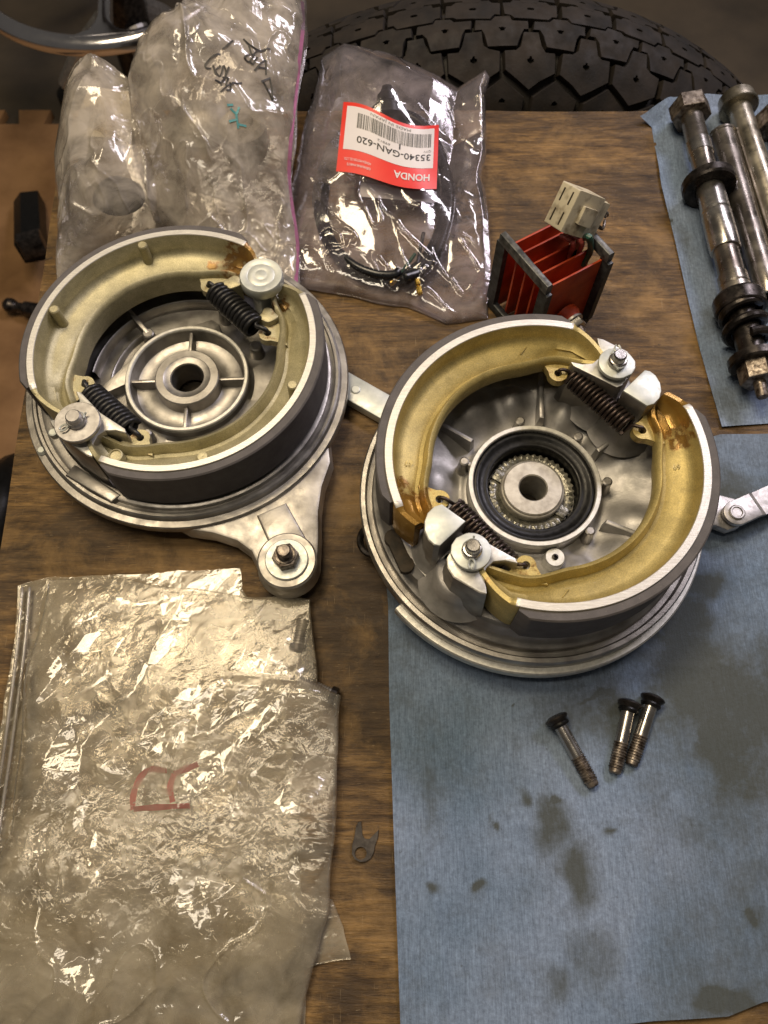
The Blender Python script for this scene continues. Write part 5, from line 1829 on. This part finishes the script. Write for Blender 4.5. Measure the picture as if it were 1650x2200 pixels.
def patch(a0, a1, b0, b1, dz, na=24, nb=14):
    V_ = [lab(a0 + (a1 - a0) * i / na, b0 + (b1 - b0) * j / nb, dz) for i in range(na + 1) for j in range(nb + 1)]
    F_ = [(i * (nb + 1) + j, (i + 1) * (nb + 1) + j, (i + 1) * (nb + 1) + j + 1, i * (nb + 1) + j + 1) for i in range(na) for j in range(nb)]
    return V_, F_


label = obj('printed_label', *patch(0, 1, 0, 1, 0), 'label_red', cb.root, angle=180)
obj('white_panel', *patch(0.045, 0.955, 0.325, 0.945, 0.12), 'label_white', label, angle=180)


def print_text(s_, a0, b_base, width, height, material, bold=0.0, name='printing', dz=0.25):
    V_, F_ = text_mesh(s_, 1.0, bold)
    V_ = np.array(V_)
    x0, x1 = V_[:, 0].min(), V_[:, 0].max()
    y1 = max(V_[:, 1].max(), 0.1)
    Q = [lab(a0 + (x_ - x0) / (x1 - x0) * width, b_base - y_ / y1 * height, dz) for x_, y_, _ in V_]
    o_ = obj(name, Q, F_, material, label, angle=180)
    return o_


print_text('HONDA', 0.075, 0.225, 0.36, 0.105, 'label_white', 0.022, 'brand_name')
print_text('GENUINE PARTS', 0.665, 0.130, 0.235, 0.035, 'label_white', 0.0)
print_text('HONDA MOTOR CO., LTD.', 0.665, 0.205, 0.27, 0.035, 'label_white', 0.0)
print_text('35340-GAN-620', 0.075, 0.535, 0.75, 0.095, 'ink', 0.008, 'part_number')
print_text('1', 0.385, 0.655, 0.015, 0.085, 'ink', 0.0)
print_text('69812', 0.49, 0.60, 0.13, 0.03, 'ink_grey', 0.0)
print_text('QTY', 0.07, 0.60, 0.08, 0.03, 'ink_grey', 0.0)
print_text('MADE IN JAPAN', 0.29, 0.925, 0.42, 0.04, 'ink_grey', 0.0)
# bar code strips
mb = MB()
a = 0.075
while a < 0.84:
    wdt = random.choice((0.006, 0.006, 0.011, 0.016))
    mb.add(*patch(a, a + wdt, 0.65, 0.86, 0.25, 1, 8))
    a += wdt + random.choice((0.005, 0.006, 0.010))
mb.build('bar_code', 'ink_grey', label, angle=180)
# slip of white paper below the label
slip_c = [(776, 392), (938, 412), (934, 436), (772, 422)]
sp = [under(u, v, -6.0) for u, v in slip_c]
sl_ = MB().add([tuple(p_) for p_ in sp], [(0, 1, 2, 3)]).build('paper_slip', 'label_white')
tag(sl_, 'plain white slip tucked below the label inside the clear bag', 'paper slip')

# the lead: coiled cable, boot and two wire ends
o0 = at(825, 420, 5)
ca = thing('switch_lead', 'coiled black switch lead with brass wire ends inside the clear bag', 'switch lead', tuple(o0))


def loop(pts, rad, name, material):
    P_ = smooth_path([at(u, v, z_) - o0 for u, v, z_ in pts], 14)
    return MB().add(*tube(P_, rad, 12)).build(name, material, ca, angle=180)


loop([(826, 232, 9), (770, 258, 8), (716, 315, 6), (688, 390, 5), (684, 450, 5), (706, 520, 5), (748, 572, 5), (800, 596, 5), (850, 600, 5), (900, 572, 6), (936, 520, 7), (958, 450, 8), (958, 380, 9), (936, 310, 11), (900, 262, 12), (850, 240, 12)], 2.6, 'cable', 'pvc')
loop([(850, 240, 14), (905, 268, 13), (944, 330, 11), (964, 400, 10), (964, 460, 9), (944, 530, 8), (910, 580, 7), (868, 598, 9)], 2.4, 'cable', 'pvc')
loop([(700, 400, 9), (696, 460, 9), (716, 522, 9), (756, 566, 9), (806, 588, 9), (846, 590, 9), (856, 582, 9)], 1.8, 'cable', 'pvc')
loop([(910, 500, 11), (902, 540, 9), (896, 575, 8), (897, 600, 7)], 0.8, 'cable', 'pvc')
loop([(892, 545, 10), (880, 562, 9), (866, 580, 8), (858, 590, 8)], 0.75, 'green_lead', 'wire_green')
for (u0, v0, u1, v1) in ((860, 586, 838, 612), (896, 600, 903, 634)):
    p_, q_ = at(u0, v0, 8) - o0, at(u1, v1, 6) - o0
    m_ = axis_matrix(p_, q_)
    Ln = float(np.linalg.norm(q_ - p_))
    MB().add(*revolve([(0.001, 0), (1.2, 0.1), (1.2, Ln * .35), (0.9, Ln * .42), (1.35, Ln * .5), (1.35, Ln * .9), (0.8, Ln), (0.001, Ln)], 14), m_).build('bullet_terminal', 'brass', ca)
p_, q_ = at(832, 205, 16) - o0, at(836, 262, 13) - o0
m_ = axis_matrix(p_, q_)
Ln = float(np.linalg.norm(q_ - p_))
MB().add(*revolve([(0.001, -4), (3.0, -3.5), (3.6, -1), (5.0, 1), (5.4, Ln * .4), (7.0, Ln * .5), (8.4, Ln * .62), (8.6, Ln), (0.001, Ln)], 28), m_).build('switch_boot', 'rubber', ca)
